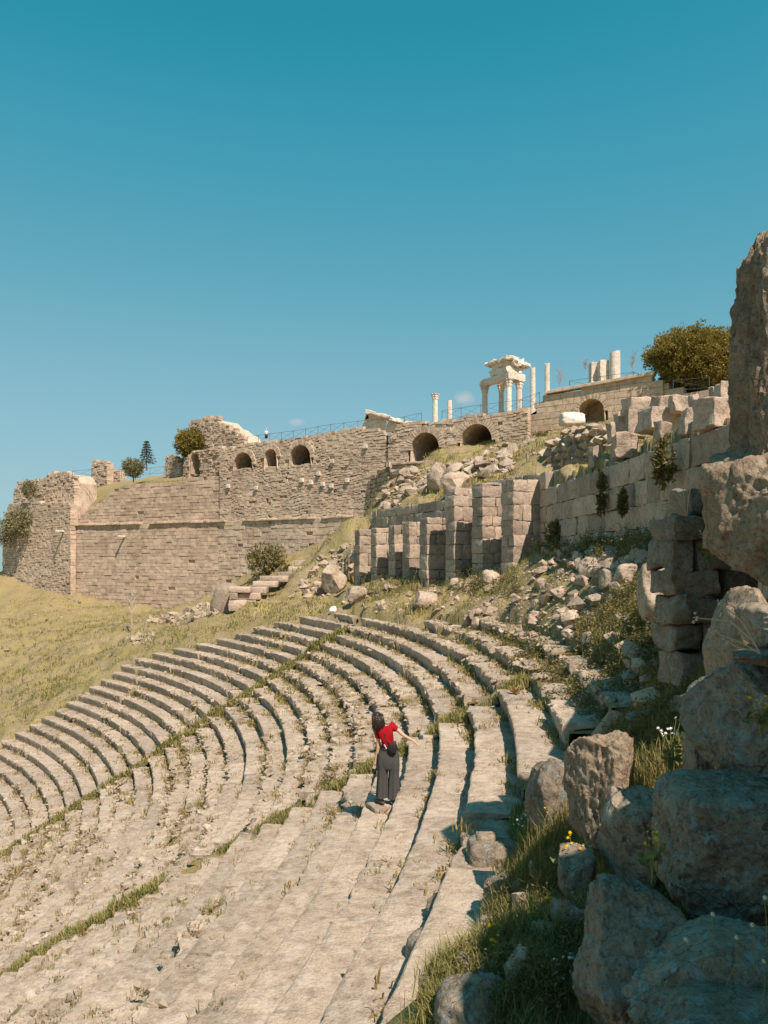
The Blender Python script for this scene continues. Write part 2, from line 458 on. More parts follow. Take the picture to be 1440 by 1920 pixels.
M['conifer'] = leaf_mat('spruce_foliage', [(0.15, (0.06, 0.07, 0.045)), (0.5, (0.11, 0.115, 0.07)), (0.9, (0.16, 0.16, 0.10))], 0.15)

def plain(name, c, rough=0.8, spec=0.2, metal=0.0, var=0.0, sc=8):
    t = NT(name, rough, spec); t.b.inputs['Metallic'].default_value = metal
    if var:
        n = t.noise(sc, 4, 0.6, t.objc())
        t.color(t.mix(1.0, c, t.ramp(n, [(0.3, (1 - var,) * 3), (0.7, (1 + var,) * 3)]), 'MULTIPLY'))
        t.bump([(n, 0.2, 0.01)])
    else: t.color(c)
    return t.m
M['bark'] = plain('bark', (0.16, 0.12, 0.085), 0.95, 0.1, 0, 0.35, 12)
M['drywood'] = plain('dry_wood', (0.42, 0.34, 0.26), 0.95, 0.1, 0, 0.3, 12)
M['dark_earth'] = plain('vault_shadow_earth', (0.10, 0.08, 0.06), 0.95, 0.05, 0, 0.3, 2)
M['fence'] = plain('fence_metal', (0.10, 0.13, 0.14), 0.6, 0.3, 0.3)
M['fence_wood'] = plain('fence_rust', (0.22, 0.13, 0.07), 0.8, 0.2, 0, 0.2)

# ------------------------------------------------------------------ the theatre's geometry
CX, CY, R0, Z0, DR, DZ = -49.14, 20.65, 46.90, -6.136, 0.72, 0.419
def rk(k): return R0 + DR * k
def zk(k): return Z0 + DZ * k
A1, A2 = 23.3, -1.5                         # the two stairways (degrees)
EDGE_K = np.array([-30, -13.1, -9.4, -6.6, -2.6, -0.7, 1.5, 4.0, 5.7, 7.0, 9.0])
EDGE_A = np.array([50, 48.4, 46.9, 46.3, 46.0, 43.6, 38.5, 35.0, 32.0, 27.0, 20.0])
def edge(k): return float(np.interp(k, EDGE_K, EDGE_A))
def pol(r, a, z=0.0):
    a = math.radians(a); return np.array([CX + r * math.cos(a), CY + r * math.sin(a), z])
def polv(r, a):
    a = np.radians(a); return CX + r * np.cos(a), CY + r * np.sin(a)
def kth(x, y):
    return (np.hypot(x - CX, y - CY) - R0) / DR, np.degrees(np.arctan2(y - CY, x - CX))

# piers: (left edge px, distance, base z, top z)
WS = 1.40                                   # distance factor of the terrace walls
PIER = [(px, Y * WS, a * WS, b * WS) for px, Y, a, b in
        [(940, 25.0, -0.30, 2.44), (885, 27.0, -0.80, 2.56), (835, 28.5, -1.00, 2.43), (787, 30.0, -1.00, 1.45),
         (755, 32.0, -1.00, 1.42), (728, 33.5, -1.00, 1.36), (695, 35.0, -1.00, 1.28), (665, 37.0, -1.00, 1.28)]]
PIERD = np.array([-0.40, 0.917]); PIERN = np.array([0.917, 0.40])
W1 = [(x * WS, y * WS) for x, y in [(5.95, -4.0), (5.65, 8.0), (5.42, 13.5), (4.98, 25.0)]]
W2 = [(x * WS, y * WS) for x, y in [(4.98, 25.0), (-0.62, 37.9)]]
SPLIT = np.array(W1 + [W2[1]])              # walls that hold back the upper slope

lower = []; upper = []
for a in (-40, -28, -20, -14, -8, 0, 8, 16, 24, 32, 40, 47):
    for k in (-45, -30, -20, -12, -6, -1, 3, 6):
        if k <= np.interp(a, [20, 27, 32, 35, 38.5, 43.6, 46, 48, 60], [9, 7, 5.7, 4, 1.5, -.7, -2.6, -13, -30]) + 0.6:
            p = pol(rk(k), a, zk(k) - 0.58); lower.append(tuple(p))
for a in (-8, -4, 0, 6): lower.append(tuple(pol(rk(9.6), a, zk(9.6) - .5)))
for a in (10, 14, 18): lower.append(tuple(pol(rk(8.6), a, zk(8.6) - .5)))
for a in (-24, -20, -16, -13, -10): lower.append(tuple(pol(rk(6.9), a, zk(6.9) - .45)))
for a in (-30, -22): lower.append(tuple(pol(rk(8), a, zk(8) - .15)))
for px, py, Y in [(0,1075,134),(60,1100,128),(125,1115,121),(200,1128,118),(330,1140,112.5),(410,1112,108.8),(470,1078,105),
                  (560,1033,100.5),(640,1004,96.5),(690,988,94),(0,1250,80),(100,1215,80),(200,1188,80),(300,1168,80),(0,1330,60),(120,1290,60),
                  (220,1225,62),(400,1152,74),(430,1145,58),(500,1112,62),(560,1064,66),(620,1022,62),(640,1092,57),(600,1132,53),(543,1152,49.5),
                  (400,1198,52),(300,1205,56),(625,1148,46)]:
    lower.append(tuple(P(px, py, Y)))
for px, py, Y in [(1200,1330,9.5),(1250,1250,11),(1150,1400,8.5),(1300,1400,7),(1030,1590,7.3),(1000,1740,5.5),(930,1790,5.0),(880,1910,4.3),(1085,1485,8.3),(1150,1690,6),
                  (1200,2120,3.8),(1350,2000,3.8),(1350,1250,8)]:
    lower.append(tuple(P(px, py, Y)))
lower += [(5.6, 11, -0.1), (5.2, 8.5, -0.9), (5.2, 5, -0.8), (3, 2, -2.6), (1.0, 2, -2.9), (0, 0, -2.8),
          (-1, -3, -2.7), (4, -3, -1.5), (-160, 140, -40), (-160, 40, -60), (-90, 180, -18), (-60, 150, -3),
          (-30, 150, 2), (0, 130, 6), (-120, -40, -70), (-30, -60, -20), (40, -60, 0), (-60, 95, -10), (-90, 110, -22)]
for px, py, Y in [(1060,880,44.8),(970,886,47.6),(1060,818,50.4),(1160,815,46.2),(900,872,63),(800,885,72.8),(760,932,60.2),(830,900,56),(740,885,72),
                  (800,857,88.5),(890,841,85),(980,824,82),(1100,802,76),(1230,772,73),(690,1000,58),(688,992,65),(690,985,70),(688,985,80),(670,1012,60),(655,1012,75),(700,985,92)]:
    upper.append(tuple(P(px, py, Y)))
upper += [(8.68, 11.2, 3.08), (8.54, 14, 3.22), (8.26, 19.6, 3.43), (7.98, 28, 3.64), (7.56, 35, 3.64), (4.62, 42, 3.49), (1.68, 48.29, 3.29), (-0.28, 52.92, 2.94), (-3.49, 63, 2.66),
          (12.6, 19.6, 4.62), (12.6, 30.8, 5.18), (21, 28, 6.44), (22.4, 11.2, 5.04), (16.8, 0, 3.64), (9.09, 0, 2.94), (40, 36, 8), (34, 60, 13.5), (50, 80, 15), (14, 58, 8.6), (24, 58, 10),
          (20, 100, 15), (0, 110, 15), (30, 140, 16), (80, 140, 16), (80, 0, 8), (30, -60, 2), (-6, 100, 5)]

share = [tuple(P(*q)) for q in [(560,1064,66),(620,1022,62),(500,1112,62),(640,1090,51),(560,1033,100.5),(640,1004,96.5),(470,1078,105),(430,1145,58),(410,1112,108.8),(600,1132,52),(543,1152,49.5),(330,1140,112.5)]]
upper += [tuple(P(*q)) for q in [(1060,899,37),(1100,886,34),(1010,903,41),(1140,870,30),(1180,850,27)]]
upper += share
lower += [p for p in upper if p[1] > 70 and p[0] < 8 and p not in share]

def tps(pts, lam=0.02):
    A = np.array(pts, float); x = A[:, :2] / 50.0; n = len(A)
    d = np.linalg.norm(x[:, None] - x[None], axis=2)
    K = np.sqrt(d * d + 0.03 ** 2)                   # multiquadric: smooth, hardly any overshoot
    Mx = np.zeros((n + 1, n + 1)); Mx[:n, :n] = -K + lam * 0.02 * np.eye(n); Mx[:n, n] = 1; Mx[n, :n] = 1
    w = np.linalg.solve(Mx, np.concatenate([A[:, 2], [0]]))
    def f(X, Y):
        sh = np.shape(X); q = np.stack([np.ravel(X), np.ravel(Y)], 1) / 50.0
        out = np.empty(len(q))
        for s in range(0, len(q), 20000):
            p_ = q[s:s + 20000]; d2 = (p_ ** 2).sum(1)[:, None] + (x ** 2).sum(1)[None] - 2 * p_ @ x.T
            out[s:s + 20000] = -np.sqrt(np.maximum(d2, 0) + 0.03 ** 2) @ w[:n] + w[n]
        return out.reshape(sh)
    return f
_rbf_low, h_up = tps(lower), tps(upper)

# the rubble slope between the top seat rows and the foot of the terrace walls
_foot = [(6.6 * WS / 1.17, 8.0 * WS, 0.2), (6.45 * WS / 1.17, 11.0 * WS, 0.5), (6.2 * WS / 1.17, 15.0 * WS, 0.58), (6.0 * WS / 1.17, 19.0 * WS, 0.58), (5.75 * WS / 1.17, 23.5 * WS, 0.35)]
_foot += [(*PXY(px, Y), zb - 0.05) for px, Y, zb, zt in PIER] + [(-3.2, 57.0, -1.9)]
_foot = np.array(_foot); _fk, _ft = kth(_foot[:, 0], _foot[:, 1]); _o = np.argsort(_ft)
def h_low(x, y):
    base = _rbf_low(x, y); k, th = kth(x, y)
    ke = np.interp(th, [-9, 9, 9.6, 15, 15.6, 24, 28], [10.0, 10.0, 9.0, 9.0, 8.0, 7.4, 6.6])
    kw = np.interp(th, _ft[_o], _fk[_o]); zw = np.interp(th, _ft[_o], _foot[_o, 2])
    t = np.clip((k - ke) / np.maximum(kw - ke, 0.3), 0, 1.15)
    ex = np.where(k < ke, zk(k) - 0.58, (zk(ke) - 0.15) + (zw - zk(ke) + 0.15) * t ** 0.9)
    w = np.clip((th + 11.5) / 3.0, 0, 1) * np.clip((31 - th) / 4.0, 0, 1) * np.clip((kw + 6 - k) / 3.0, 0, 1); w = w * w * (3 - 2 * w)
    return base * (1 - w) + ex * w

def split_dist(x, y):
    """signed distance to the retaining walls (positive = uphill, right of the line going away)"""
    q = np.stack([np.ravel(x), np.ravel(y)], 1); best = np.full(len(q), 1e9); sg = np.zeros(len(q))
    for a, b in zip(SPLIT[:-1], SPLIT[1:]):
        d = b - a; t = np.clip(((q - a) @ d) / (d @ d), 0, 1)
        v = q - (a + t[:, None] * d); L = np.linalg.norm(v, axis=1)
        s = np.sign(d[1] * (q[:, 0] - a[0]) - d[0] * (q[:, 1] - a[1]))
        m = L < best; best[m] = L[m]; sg[m] = s[m]
    return (best * sg).reshape(np.shape(x))

def height(x, y, noise=True):
    x = np.asarray(x, float); y = np.asarray(y, float)
    s = split_dist(x, y)
    end = SPLIT[-1]
    beyond = np.clip(((x - end[0]) * PIERD[0] + (y - end[1]) * PIERD[1]), 0, None)   # past the wall's far end: one slope
    wdt = 0.02 + beyond * 0.9
    u = np.clip((s - 0.25) / (2 * wdt) + 0.5, 0, 1); u = u * u * (3 - 2 * u)
    lo, up = h_low(x, y), h_up(x, y)
    far = np.clip((np.hypot(x, y) - 170) / 300, 0, 1)
    h = lo * (1 - u) + up * u
    h = h * (1 - far) + (-70) * far * np.clip(1 - x / 400, 0.2, 1)
    if noise:
        k, th = kth(x, y)
        inside = (th < 47) & (th > -30) & (k < 7.5)
        d = np.hypot(x, y)
        amp = np.clip(d / 60, 0.12, 0.6) * np.where(inside, 0.25, 1.0)
        h = h + fbm2(x * 0.45, y * 0.45, 3, 4) * amp + fbm2(x * 2.3, y * 2.3, 8, 3) * np.where(inside, 0.04, 0.11)
    return h

GRID = {}
def ground_z(x, y):
    """height read back from the ground sheet itself"""
    x = np.asarray(x, float); y = np.asarray(y, float) + 1.5
    a = np.clip((np.arctan2(x, y) - GRID['ang'][0]) / (GRID['ang'][1] - GRID['ang'][0]), 0, 558.999)
    r = np.clip((np.log(np.maximum(np.hypot(x, y), 1.0)) - GRID['lr'][0]) / (GRID['lr'][1] - GRID['lr'][0]), 0, 458.999)
    i, j = r.astype(int), a.astype(int); fi, fj = r - i, a - j; Z = GRID['Z']
    return Z[i, j] * (1 - fi) * (1 - fj) + Z[i + 1, j] * fi * (1 - fj) + Z[i, j + 1] * (1 - fi) * fj + Z[i + 1, j + 1] * fi * fj

def build_ground():
    ang = np.concatenate([np.linspace(-180, -42, 50)[:-1], np.linspace(-42, 42, 560), np.linspace(42, 180, 50)[1:]])
    rad = np.concatenate([[0.4], np.geomspace(1.0, 160, 460), np.geomspace(170, 4500, 24)])
    A, Rr = np.meshgrid(np.radians(ang), rad)
    X = Rr * np.sin(A); Y = -1.5 + Rr * np.cos(A)
    Z = height(X, Y)
    GRID.update(Z=Z[1:461, 49:609], ang=np.radians(ang[49:609]), lr=np.log(rad[1:461]))
    V = np.stack([X, Y, Z], -1).reshape(-1, 3); n = len(ang)
    i = np.arange(len(rad) - 1)[:, None]; j = np.arange(n - 1)[None]
    Q = np.stack([i * n + j, i * n + j + 1, (i + 1) * n + j + 1, (i + 1) * n + j], -1).reshape(-1, 4)[:, ::-1]
    tag(obj('ground', V, Q, M['ground'], smooth=True), kind='structure')
build_ground()

# ------------------------------------------------------------------ the seat rows
def hull_shape(seed, n=11, cuts=0, amp=0.0, sub=0):
    """an angular stone: convex hull of random points, optionally subdivided and roughened"""
    r = rng(seed); p = r.normal(size=(n, 3)); p /= np.linalg.norm(p, axis=1, keepdims=True); p *= r.uniform(0.75, 1.0, (n, 1))
    bm = bmesh.new()
    for q in p: bm.verts.new(q)
    bmesh.ops.convex_hull(bm, input=list(bm.verts))
    bmesh.ops.delete(bm, geom=[v for v in bm.verts if not v.link_faces], context='VERTS')
    if sub:
        bmesh.ops.bevel(bm, geom=list(bm.edges), offset=0.02, segments=1, affect='EDGES', profile=0.5)
        bmesh.ops.triangulate(bm, faces=list(bm.faces))
        for _ in range(sub - 1): bmesh.ops.subdivide_edges(bm, edges=list(bm.edges), cuts=1, use_grid_fill=True)
    bmesh.ops.triangulate(bm, faces=list(bm.faces)); bmesh.ops.recalc_face_normals(bm, faces=list(bm.faces))
    bm.verts.index_update()
    V = np.array([v.co[:] for v in bm.verts]); Fc = np.array([[v.index for v in f.verts] for f in bm.faces]); bm.free()
    if amp: V = V * (1 + fbm(V * 1.8 + seed, seed, 4)[:, None] * amp)
    lo, hi = V.min(0), V.max(0)
    return (V - (lo + hi) / 2) / ((hi - lo) / 2), Fc
TMPL_S = [hull_shape(900 + i, 10 + i % 4) for i in range(10)]                     # small stones (about 20 triangles)
TMPL_M = [hull_shape(940 + i, 11 + i % 5, 0, 0.10, 2) for i in range(12)]         # stones and rocks

def px_size(p):
    return F / max(p[1], 2.0)

def seat_block(k, a0, a1, seed, broken, detail, smooth=False):
    """one seat stone of row k between two angles: tread with a worn lip and an undercut front"""
    r = rng(seed)
    r0, z = rk(k), zk(k) + r.normal(0, 0.002 if smooth else (0.006 if r.random() < 0.85 else 0.035))
    L = math.radians(a1 - a0) * r0
    n = max(3, int(L / (0.085 if detail else 0.15)))
    aa = np.linspace(a0, a1, n + 1)
    out = r.normal(0, 0.003 if smooth else 0.015)
    gap = 0.0 if smooth else 0.003
    aa[0] += math.degrees(gap / r0); aa[-1] -= math.degrees(gap / r0)
    # profile: (radius offset, height) from the back of the tread to the foot of the riser
    prof = np.array([[0.80, -0.03], [0.62, 0.0], [0.45, 0.0], [0.28, 0.0], [0.10, 0.0], [0.022, -0.003], [0.0, -0.022], [0.0, -0.13], [0.025, -0.22], [0.055, -0.30], [0.06, -0.46]])
    m = len(prof)
    xs = np.stack([aa * 0.9, np.full(n + 1, k * 3.7), np.zeros(n + 1)], 1)
    ero = np.clip(fbm(xs * 1.0 + seed % 97, seed % 1000, 4) * 1.1 + (broken - 0.38), 0, 1) * broken      # how far the lip has broken away
    V = np.empty((n + 1, m, 3))
    for i, a in enumerate(aa):
        e = ero[i]
        q = prof.copy()
        front = np.clip((0.5 - q[:, 0]) / 0.5, 0, 1) ** 1.5
        q[:, 0] += out + e * 0.30 * front * (1.0 + 0.4 * math.sin(i * 2.1 + seed))
        q[:7, 1] -= e * 0.16 * front[:7]
        ca, sa = math.cos(math.radians(a)), math.sin(math.radians(a))
        V[i, :, 0] = CX + (r0 + q[:, 0]) * ca; V[i, :, 1] = CY + (r0 + q[:, 0]) * sa; V[i, :, 2] = z + q[:, 1]
    W = V.reshape(-1, 3)
    amp = (0.012 if smooth else 0.022) + 0.04 * broken
    nz = np.stack([fbm(W * 2.6 + 11 * c, 31 + c, 3) for c in range(3)], 1)
    W = W + nz * amp * np.array([1, 1, 1.1])
    if broken > 0.25:
        lipw = np.tile(np.clip(1.0 - np.abs(np.arange(m) - 6) / 3.2, 0, 1), n + 1)          # crumbling strongest along the lip
        c1, c2 = fbm(W * 5.0, 77, 3), fbm(W * 5.0 + 40, 78, 3)
        rad_ = np.repeat(np.radians(aa), m)
        W = W + (lipw * c1 * 0.20 * broken)[:, None] * np.stack([np.cos(rad_), np.sin(rad_), 0 * rad_], 1) + (lipw * (c2 - 0.1) * 0.16 * broken)[:, None] * np.array([0, 0, 1.0])
    i = np.arange(n)[:, None]; j = np.arange(m - 1)[None]
    Q = np.stack([i * m + j, i * m + j + 1, (i + 1) * m + j + 1, (i + 1) * m + j], -1).reshape(-1, 4)
    # end faces
    W = np.concatenate([W, [W[:m].mean(0), W[-m:].mean(0)]])
    nv = len(W)
    E0 = np.array([[nv - 2, t + 1, t] for t in range(m - 1)]); E1 = np.array([[nv - 1, n * m + t, n * m + t + 1] for t in range(m - 1)])
    return W, [Q, E0, E1]

def earth_bed(k, a0, a1):
    """the packed earth and chippings under a row"""
    n = max(4, int((a1 - a0) / 0.8)); aa = np.linspace(a0, a1, n + 1)
    prof = np.array([[0.85, -0.10], [0.40, -0.10], [0.12, -0.13], [0.10, -0.75]])
    V = np.array([[[CX + (rk(k) + q[0]) * math.cos(math.radians(a)), CY + (rk(k) + q[0]) * math.sin(math.radians(a)), zk(k) + q[1]] for q in prof] for a in aa])
    m = 4; W = V.reshape(-1, 3); W = W + np.stack([fbm(W * 1.7 + 5 * c, 55 + c, 3) for c in range(3)], 1) * 0.05
    i = np.arange(n)[:, None]; j = np.arange(m - 1)[None]
    return W, np.stack([i * m + j, i * m + j + 1, (i + 1) * m + j + 1, (i + 1) * m + j], -1).reshape(-1, 4)

WEDGES = [
    ('left', 'far wedge of stone seat rows between the grassy hill and the upper stairway', list(range(-22, 8)), lambda k: (A1 + 0.55, edge(k)), 0.22),
    ('mid', 'middle wedge of broken stone seat rows between the two overgrown stairways', list(range(-20, 10)), lambda k: (A2 + 0.6, min(A1 - 0.55, edge(k)) if k < 8 else (15.0 if k == 8 else 9.0)), 0.55),
    ('near', 'near wedge of worn stone seat rows where the woman in red stands', list(range(-11, 10)), lambda k: (-27.0 if k < 6 else (-21.0 if k == 6 else (-10.5 if k == 7 else -8.5)), A2 - 0.6), 0.34),
]
TUFT_SPOTS = []          # (x, y, z, size) where grass grows in the rows
rr = rng(5)
for wi, (nm, lab, ks, lim, brk) in enumerate(WEDGES):
    root = thing('seating_wedge', lab, 'seating', pol(rk(0), np.mean(lim(0)), zk(0)))
    off = -np.array(root.location)
    todo = []
    for k in ks:
        a0, a1 = lim(k)
        if a1 - a0 < 1.5: continue
        # the whole row counts only where the camera sees it
        W, Q = earth_bed(k, a0 - 0.1, a1 + 0.1)
        row = obj('seat_row', W + off, Q, M['ground'], root, True)
        a = a0 + rr.uniform(0, .4)
        rowb = float(np.clip(brk + rr.normal(0, 0.16) + (0.4 if k >= 8 else 0.0), 0.05, 0.95))
        while a < a1 - 0.3:
            L = rr.uniform(0.9, 2.6) if nm == 'left' else rr.uniform(1.0, 3.8); da = math.degrees(L / rk(k))
            b = min(a + da, a1)
            if a1 - b < 0.5: b = a1
            mid = pol(rk(k) + .3, (a + b) / 2, zk(k))
            inview = mid[1] > 3 and abs(mid[0]) / mid[1] < 0.56 and mid[2] / mid[1] > -0.66
            br = float(np.clip(rowb + rr.normal(0, 0.28), 0.0, 1.0)) * (0.45 if nm == 'near' and 4 <= k <= 7 else 1.0)
            todo.append((px_size(mid) * L * (1 if inview else 0.01), k, a, b, br, row, int(rr.integers(1 << 30)), mid, inview))
            # stretches where stones are missing altogether
            a = b
            if rr.random() < (0.06 * (0.5 + br) if k < 8 else 0.5) and (nm != 'near' or k >= 8): a += rr.uniform(0.4, 1.1)
    todo.sort(key=lambda t: -t[0])
    rest = MB()
    for n, (sz, k, a, b, br, row, sd, mid, inview) in enumerate(todo):
        det = mid[1] < 26
        W, Fs = seat_block(k, a, b, sd, br, det, rr.random() < {'near': 0.8, 'mid': 0.5, 'left': 0.3}[nm])
        if n < 300 and inview:
            obj('seat_stone', W + off, Fs, M['seat'], row, 38)
        else:
            rest.add(W + off, Fs)
    if rest.n: tag(rest.build('outlying_seat_stones', M['seat'], root, 38), kind='stuff')
    # chippings along the broken lips and on the treads
    N = {'left': 1300, 'mid': 3400, 'near': 380}[nm]
    pos, scl = [], []
    tot = np.array([max(0.02, t[4]) ** 1.5 * (t[3] - t[2]) * (1 if t[8] else 0.05) for t in todo]); tot /= tot.sum()
    for t in rr.choice(len(todo), N, p=tot):
        sz, k, a, b, br, row, sd, mid, iv = todo[t]
        ang = rr.uniform(a, b); lip = rr.random() < 0.75
        off_r = rr.normal(0.12, 0.10) if lip else rr.uniform(0.1, 0.7)
        s = min(abs(rr.normal(0.05 if lip else 0.022, 0.03)) + 0.014, 0.12 if nm != 'near' else 0.07)
        if lip and rr.random() < 0.25: off_r = -abs(rr.normal(0.10, 0.06)); z = zk(k - 1)
        else: z = zk(k) - (0.05 if lip else 0)
        pos.append(pol(rk(k) + off_r, ang, z - s * 0.05)); scl.append(s * rr.uniform(0.7, 1.6, 3) * np.array([1, 1, 0.7]))
    pos, scl = np.array(pos), np.array(scl)
    mb = scatter_mesh(TMPL_S, pos + off, scl, rotmats(rr, N, 0.5), rr.integers(0, 10, N))
    tag(mb.build('stone_chippings', M['seat_rubble'], root, False), kind='stuff')
    # grass at the foot of risers and in cracks
    NG = {'left': 1300, 'mid': 4200, 'near': 900}[nm]
    w = np.array([(0.25 + t[4]) * (t[3] - t[2]) * (1 if t[8] else 0.02) for t in todo]); w /= w.sum()
    for t in rr.choice(len(todo), NG, p=w):
        sz, k, a, b, br, row, sd, mid, iv = todo[t]
        ang = rr.uniform(a, b)
        if math.sin(ang * 1.3 + k * 0.9) + math.sin(ang * 0.47 - k * 1.7) < -0.8: continue
        foot = rr.random() < 0.7
        orr = -abs(rr.normal(0.05, 0.05)) if foot else rr.uniform(0.0, 0.6)
        p = pol(rk(k) + orr, ang, zk(k - 1) if foot else zk(k))
        TUFT_SPOTS.append((*p, rr.uniform(0.6, 1.25) * (1.0 if foot else 0.7)))

# ------------------------------------------------------------------ overgrown stairways between the wedges
def z_aisle(k): return Z0 + DZ * (k - 0.5) + 0.10
for nm, A, k0, k1, lab in (('far', A1, -22, 6.5, 'overgrown stairway of small steps between the far and middle seat wedges'),
                           ('near', A2, -14, 8.0, 'overgrown stairway of small steps climbing past the woman in red')):
    root = thing('stairway', lab, 'stairs', pol(rk(0), A, zk(0))); off = -np.array(root.location)
    nk = int((k1 - k0) * 3); ks = np.linspace(k0, k1, nk); aa = np.linspace(A - 0.62, A + 0.62, 7)
    KK, AA = np.meshgrid(ks, aa, indexing='ij'); X, Y = polv(rk(KK), AA)
    Zs = z_aisle(KK) - 0.22 + fbm2(X * 1.5, Y * 1.5, 71, 3) * 0.13
    V = np.stack([X, Y, Zs], -1).reshape(-1, 3); m = 7
    i = np.arange(nk - 1)[:, None]; j = np.arange(m - 1)[None]
    Q = np.stack([i * m + j, i * m + j + 1, (i + 1) * m + j + 1, (i + 1) * m + j], -1).reshape(-1, 4)[:, ::-1]
    obj('earth_bed', V + off, Q, M['ground'], root, True)
    for k in np.arange(k0 + 1, k1, 0.5):
        if rr.random() < 0.72: continue
        V, Q = box_shape(0.42, 0.2, rr.uniform(0.6, 1.0), int(rr.integers(1e6)), 2, 4, 2, 0.05, 0.03)
        a = math.radians(A + rr.normal(0, 0.08)); R_ = np.array([[math.cos(a), -math.sin(a), 0], [math.sin(a), math.cos(a), 0], [0, 0, 1]])
        obj('step', V @ R_.T + pol(rk(k) + 0.15, math.degrees(a), z_aisle(k) - 0.10 + rr.normal(0, 0.03)) + off, Q, M['seat'], root, True)

# ------------------------------------------------------------------ masonry
class Wall:
    """a straight wall face in plan: s along it, d outwards, z up"""
    def __init__(s, a, b):
        s.a = np.array(a, float); s.b = np.array(b, float); d = s.b - s.a
        s.L = np.linalg.norm(d); s.t = d / s.L
        n = np.array([-s.t[1], s.t[0]]); s.n = n if n @ (-(s.a + s.b)) > 0 else -n
    def w(s, u, d, z):
        u = np.asarray(u, float); d = np.asarray(d, float); z = np.asarray(z, float)
        return np.stack([s.a[0] + s.t[0] * u + s.n[0] * d, s.a[1] + s.t[1] * u + s.n[1] * d, z + 0 * u], -1)
    def s_px(s, px):
        """where the photo column px meets the wall"""
        m = (px - PX0) / F
        return (m * s.a[1] - s.a[0]) / (s.t[0] - m * s.t[1])
    def Y(s, u): return s.a[1] + s.t[1] * u
    def z_px(s, px, py):
        return (PY0 - py) / F * s.Y(s.s_px(px))
    def line(s, pts):
        """outline given in photo pixels -> height as a function of s"""
        u = np.array([s.s_px(p[0]) for p in pts]); z = np.array([s.z_px(*p) for p in pts]); o = np.argsort(u, kind='stable')
        return lambda x: np.interp(x, u[o], z[o])

def layout(L, zb, zt, ch, lmin, lmax, r, jit=0.15, wav=0.0, hole=None, zlo=None, zhi=None, s0=0.0):
    """cells (s0, s1, z0, z1) of coursed masonry between two outlines"""
    ss = np.linspace(s0, L, 60)
    z = float(np.min(zb(ss))) if zlo is None else zlo; top = float(np.max(zt(ss))) if zhi is None else zhi
    while z < top:
        h = ch * r.uniform(1 - jit, 1 + jit)
        if top - (z + h) < ch * 0.5 and zhi is not None: h = top - z
        s = s0 - r.uniform(0, lmax)
        while s < L:
            l = r.uniform(lmin, lmax); a, b = max(s, s0), min(s + l, L); s += l
            if b - a < 0.25 * lmin: continue
            c = (a + b) / 2; zz = wav * 0.3 * (math.sin(c * 0.55 + z * 0.7) + math.sin(c * 0.23 - z * 0.4 + 2) + 0.5 * math.sin(c * 1.7 + z)) if wav else 0.0
            if z + h * 0.6 + zz > zt(c) or z + h + zz < zb(c): continue
            segs = [(a, b)]
            for sc, zs, R, zb_ in (hole or []):
                zm = z + h / 2 + zz
                if zm < zb_: continue
                cw = R if zm < zs else (math.sqrt(R * R - (zm - zs) ** 2) if zm - zs < R else -1)
                if cw < 0: continue
                segs = [q for p, r_ in segs for q in ((p, min(r_, sc - cw)), (max(p, sc + cw), r_)) if q[1] - q[0] > 0.08]
            for p, r_ in segs: yield p, r_, z + zz, z + h + zz
        z += h

def stuff_masonry(wall, cells, r, relief=(0.03, 0.12), inset=0.035, depth=0.5, d0=0.0, lean=0.0, mb=None):
    """a run of small stones as one mesh: every stone with its own face, bevel and depth"""
    c = np.array(list(cells))
    if mb is None: mb = MB()
    if not len(c): return mb
    n = len(c); a, b, z0, z1 = c.T
    p = r.uniform(*relief, n) + d0; p = np.where(r.random(n) < 0.012, d0 - 0.22, p)   # here and there a stone has fallen out
    q = np.minimum(inset * r.uniform(0.4, 1.3, n), (z1 - z0) * 0.25)
    def ring(da, db, d, za, zb_, j):
        jj = r.normal(0, j, (n, 4, 2)) if j else np.zeros((n, 4, 2))
        S = np.stack([a + da * 0.4, b - db * 0.4, b - db * 0.4, a + da * 0.4], 1) + jj[:, :, 0]; Zz = np.stack([z0 + za, z0 + za, z1 - zb_, z1 - zb_], 1) + jj[:, :, 1]
        D = np.repeat(np.asarray(d)[:, None], 4, 1) + (r.normal(0, j, (n, 4)) if j else 0) - lean * Zz
        return wall.w(S, D, Zz)
    Vb = ring(0, 0, np.full(n, d0 - depth), 0, 0, 0); Vm = ring(0, 0, np.full(n, d0 - 0.02), 0, 0, 0)
    Vf = ring(q, q, p, q, q, 0.007)
    V = np.stack([Vb, Vm, Vf], 1).reshape(-1, 3)
    base = (np.arange(n) * 12)[:, None]
    fs = []
    for lo in (0, 4):
        for i in range(4):
            j = (i + 1) % 4; fs.append(np.concatenate([base + lo + i, base + lo + j, base + lo + 4 + j, base + lo + 4 + i], 1))
    fs.append(np.concatenate([base + 8, base + 9, base + 10, base + 11], 1))
    mb.add(V, np.concatenate(fs)); return mb

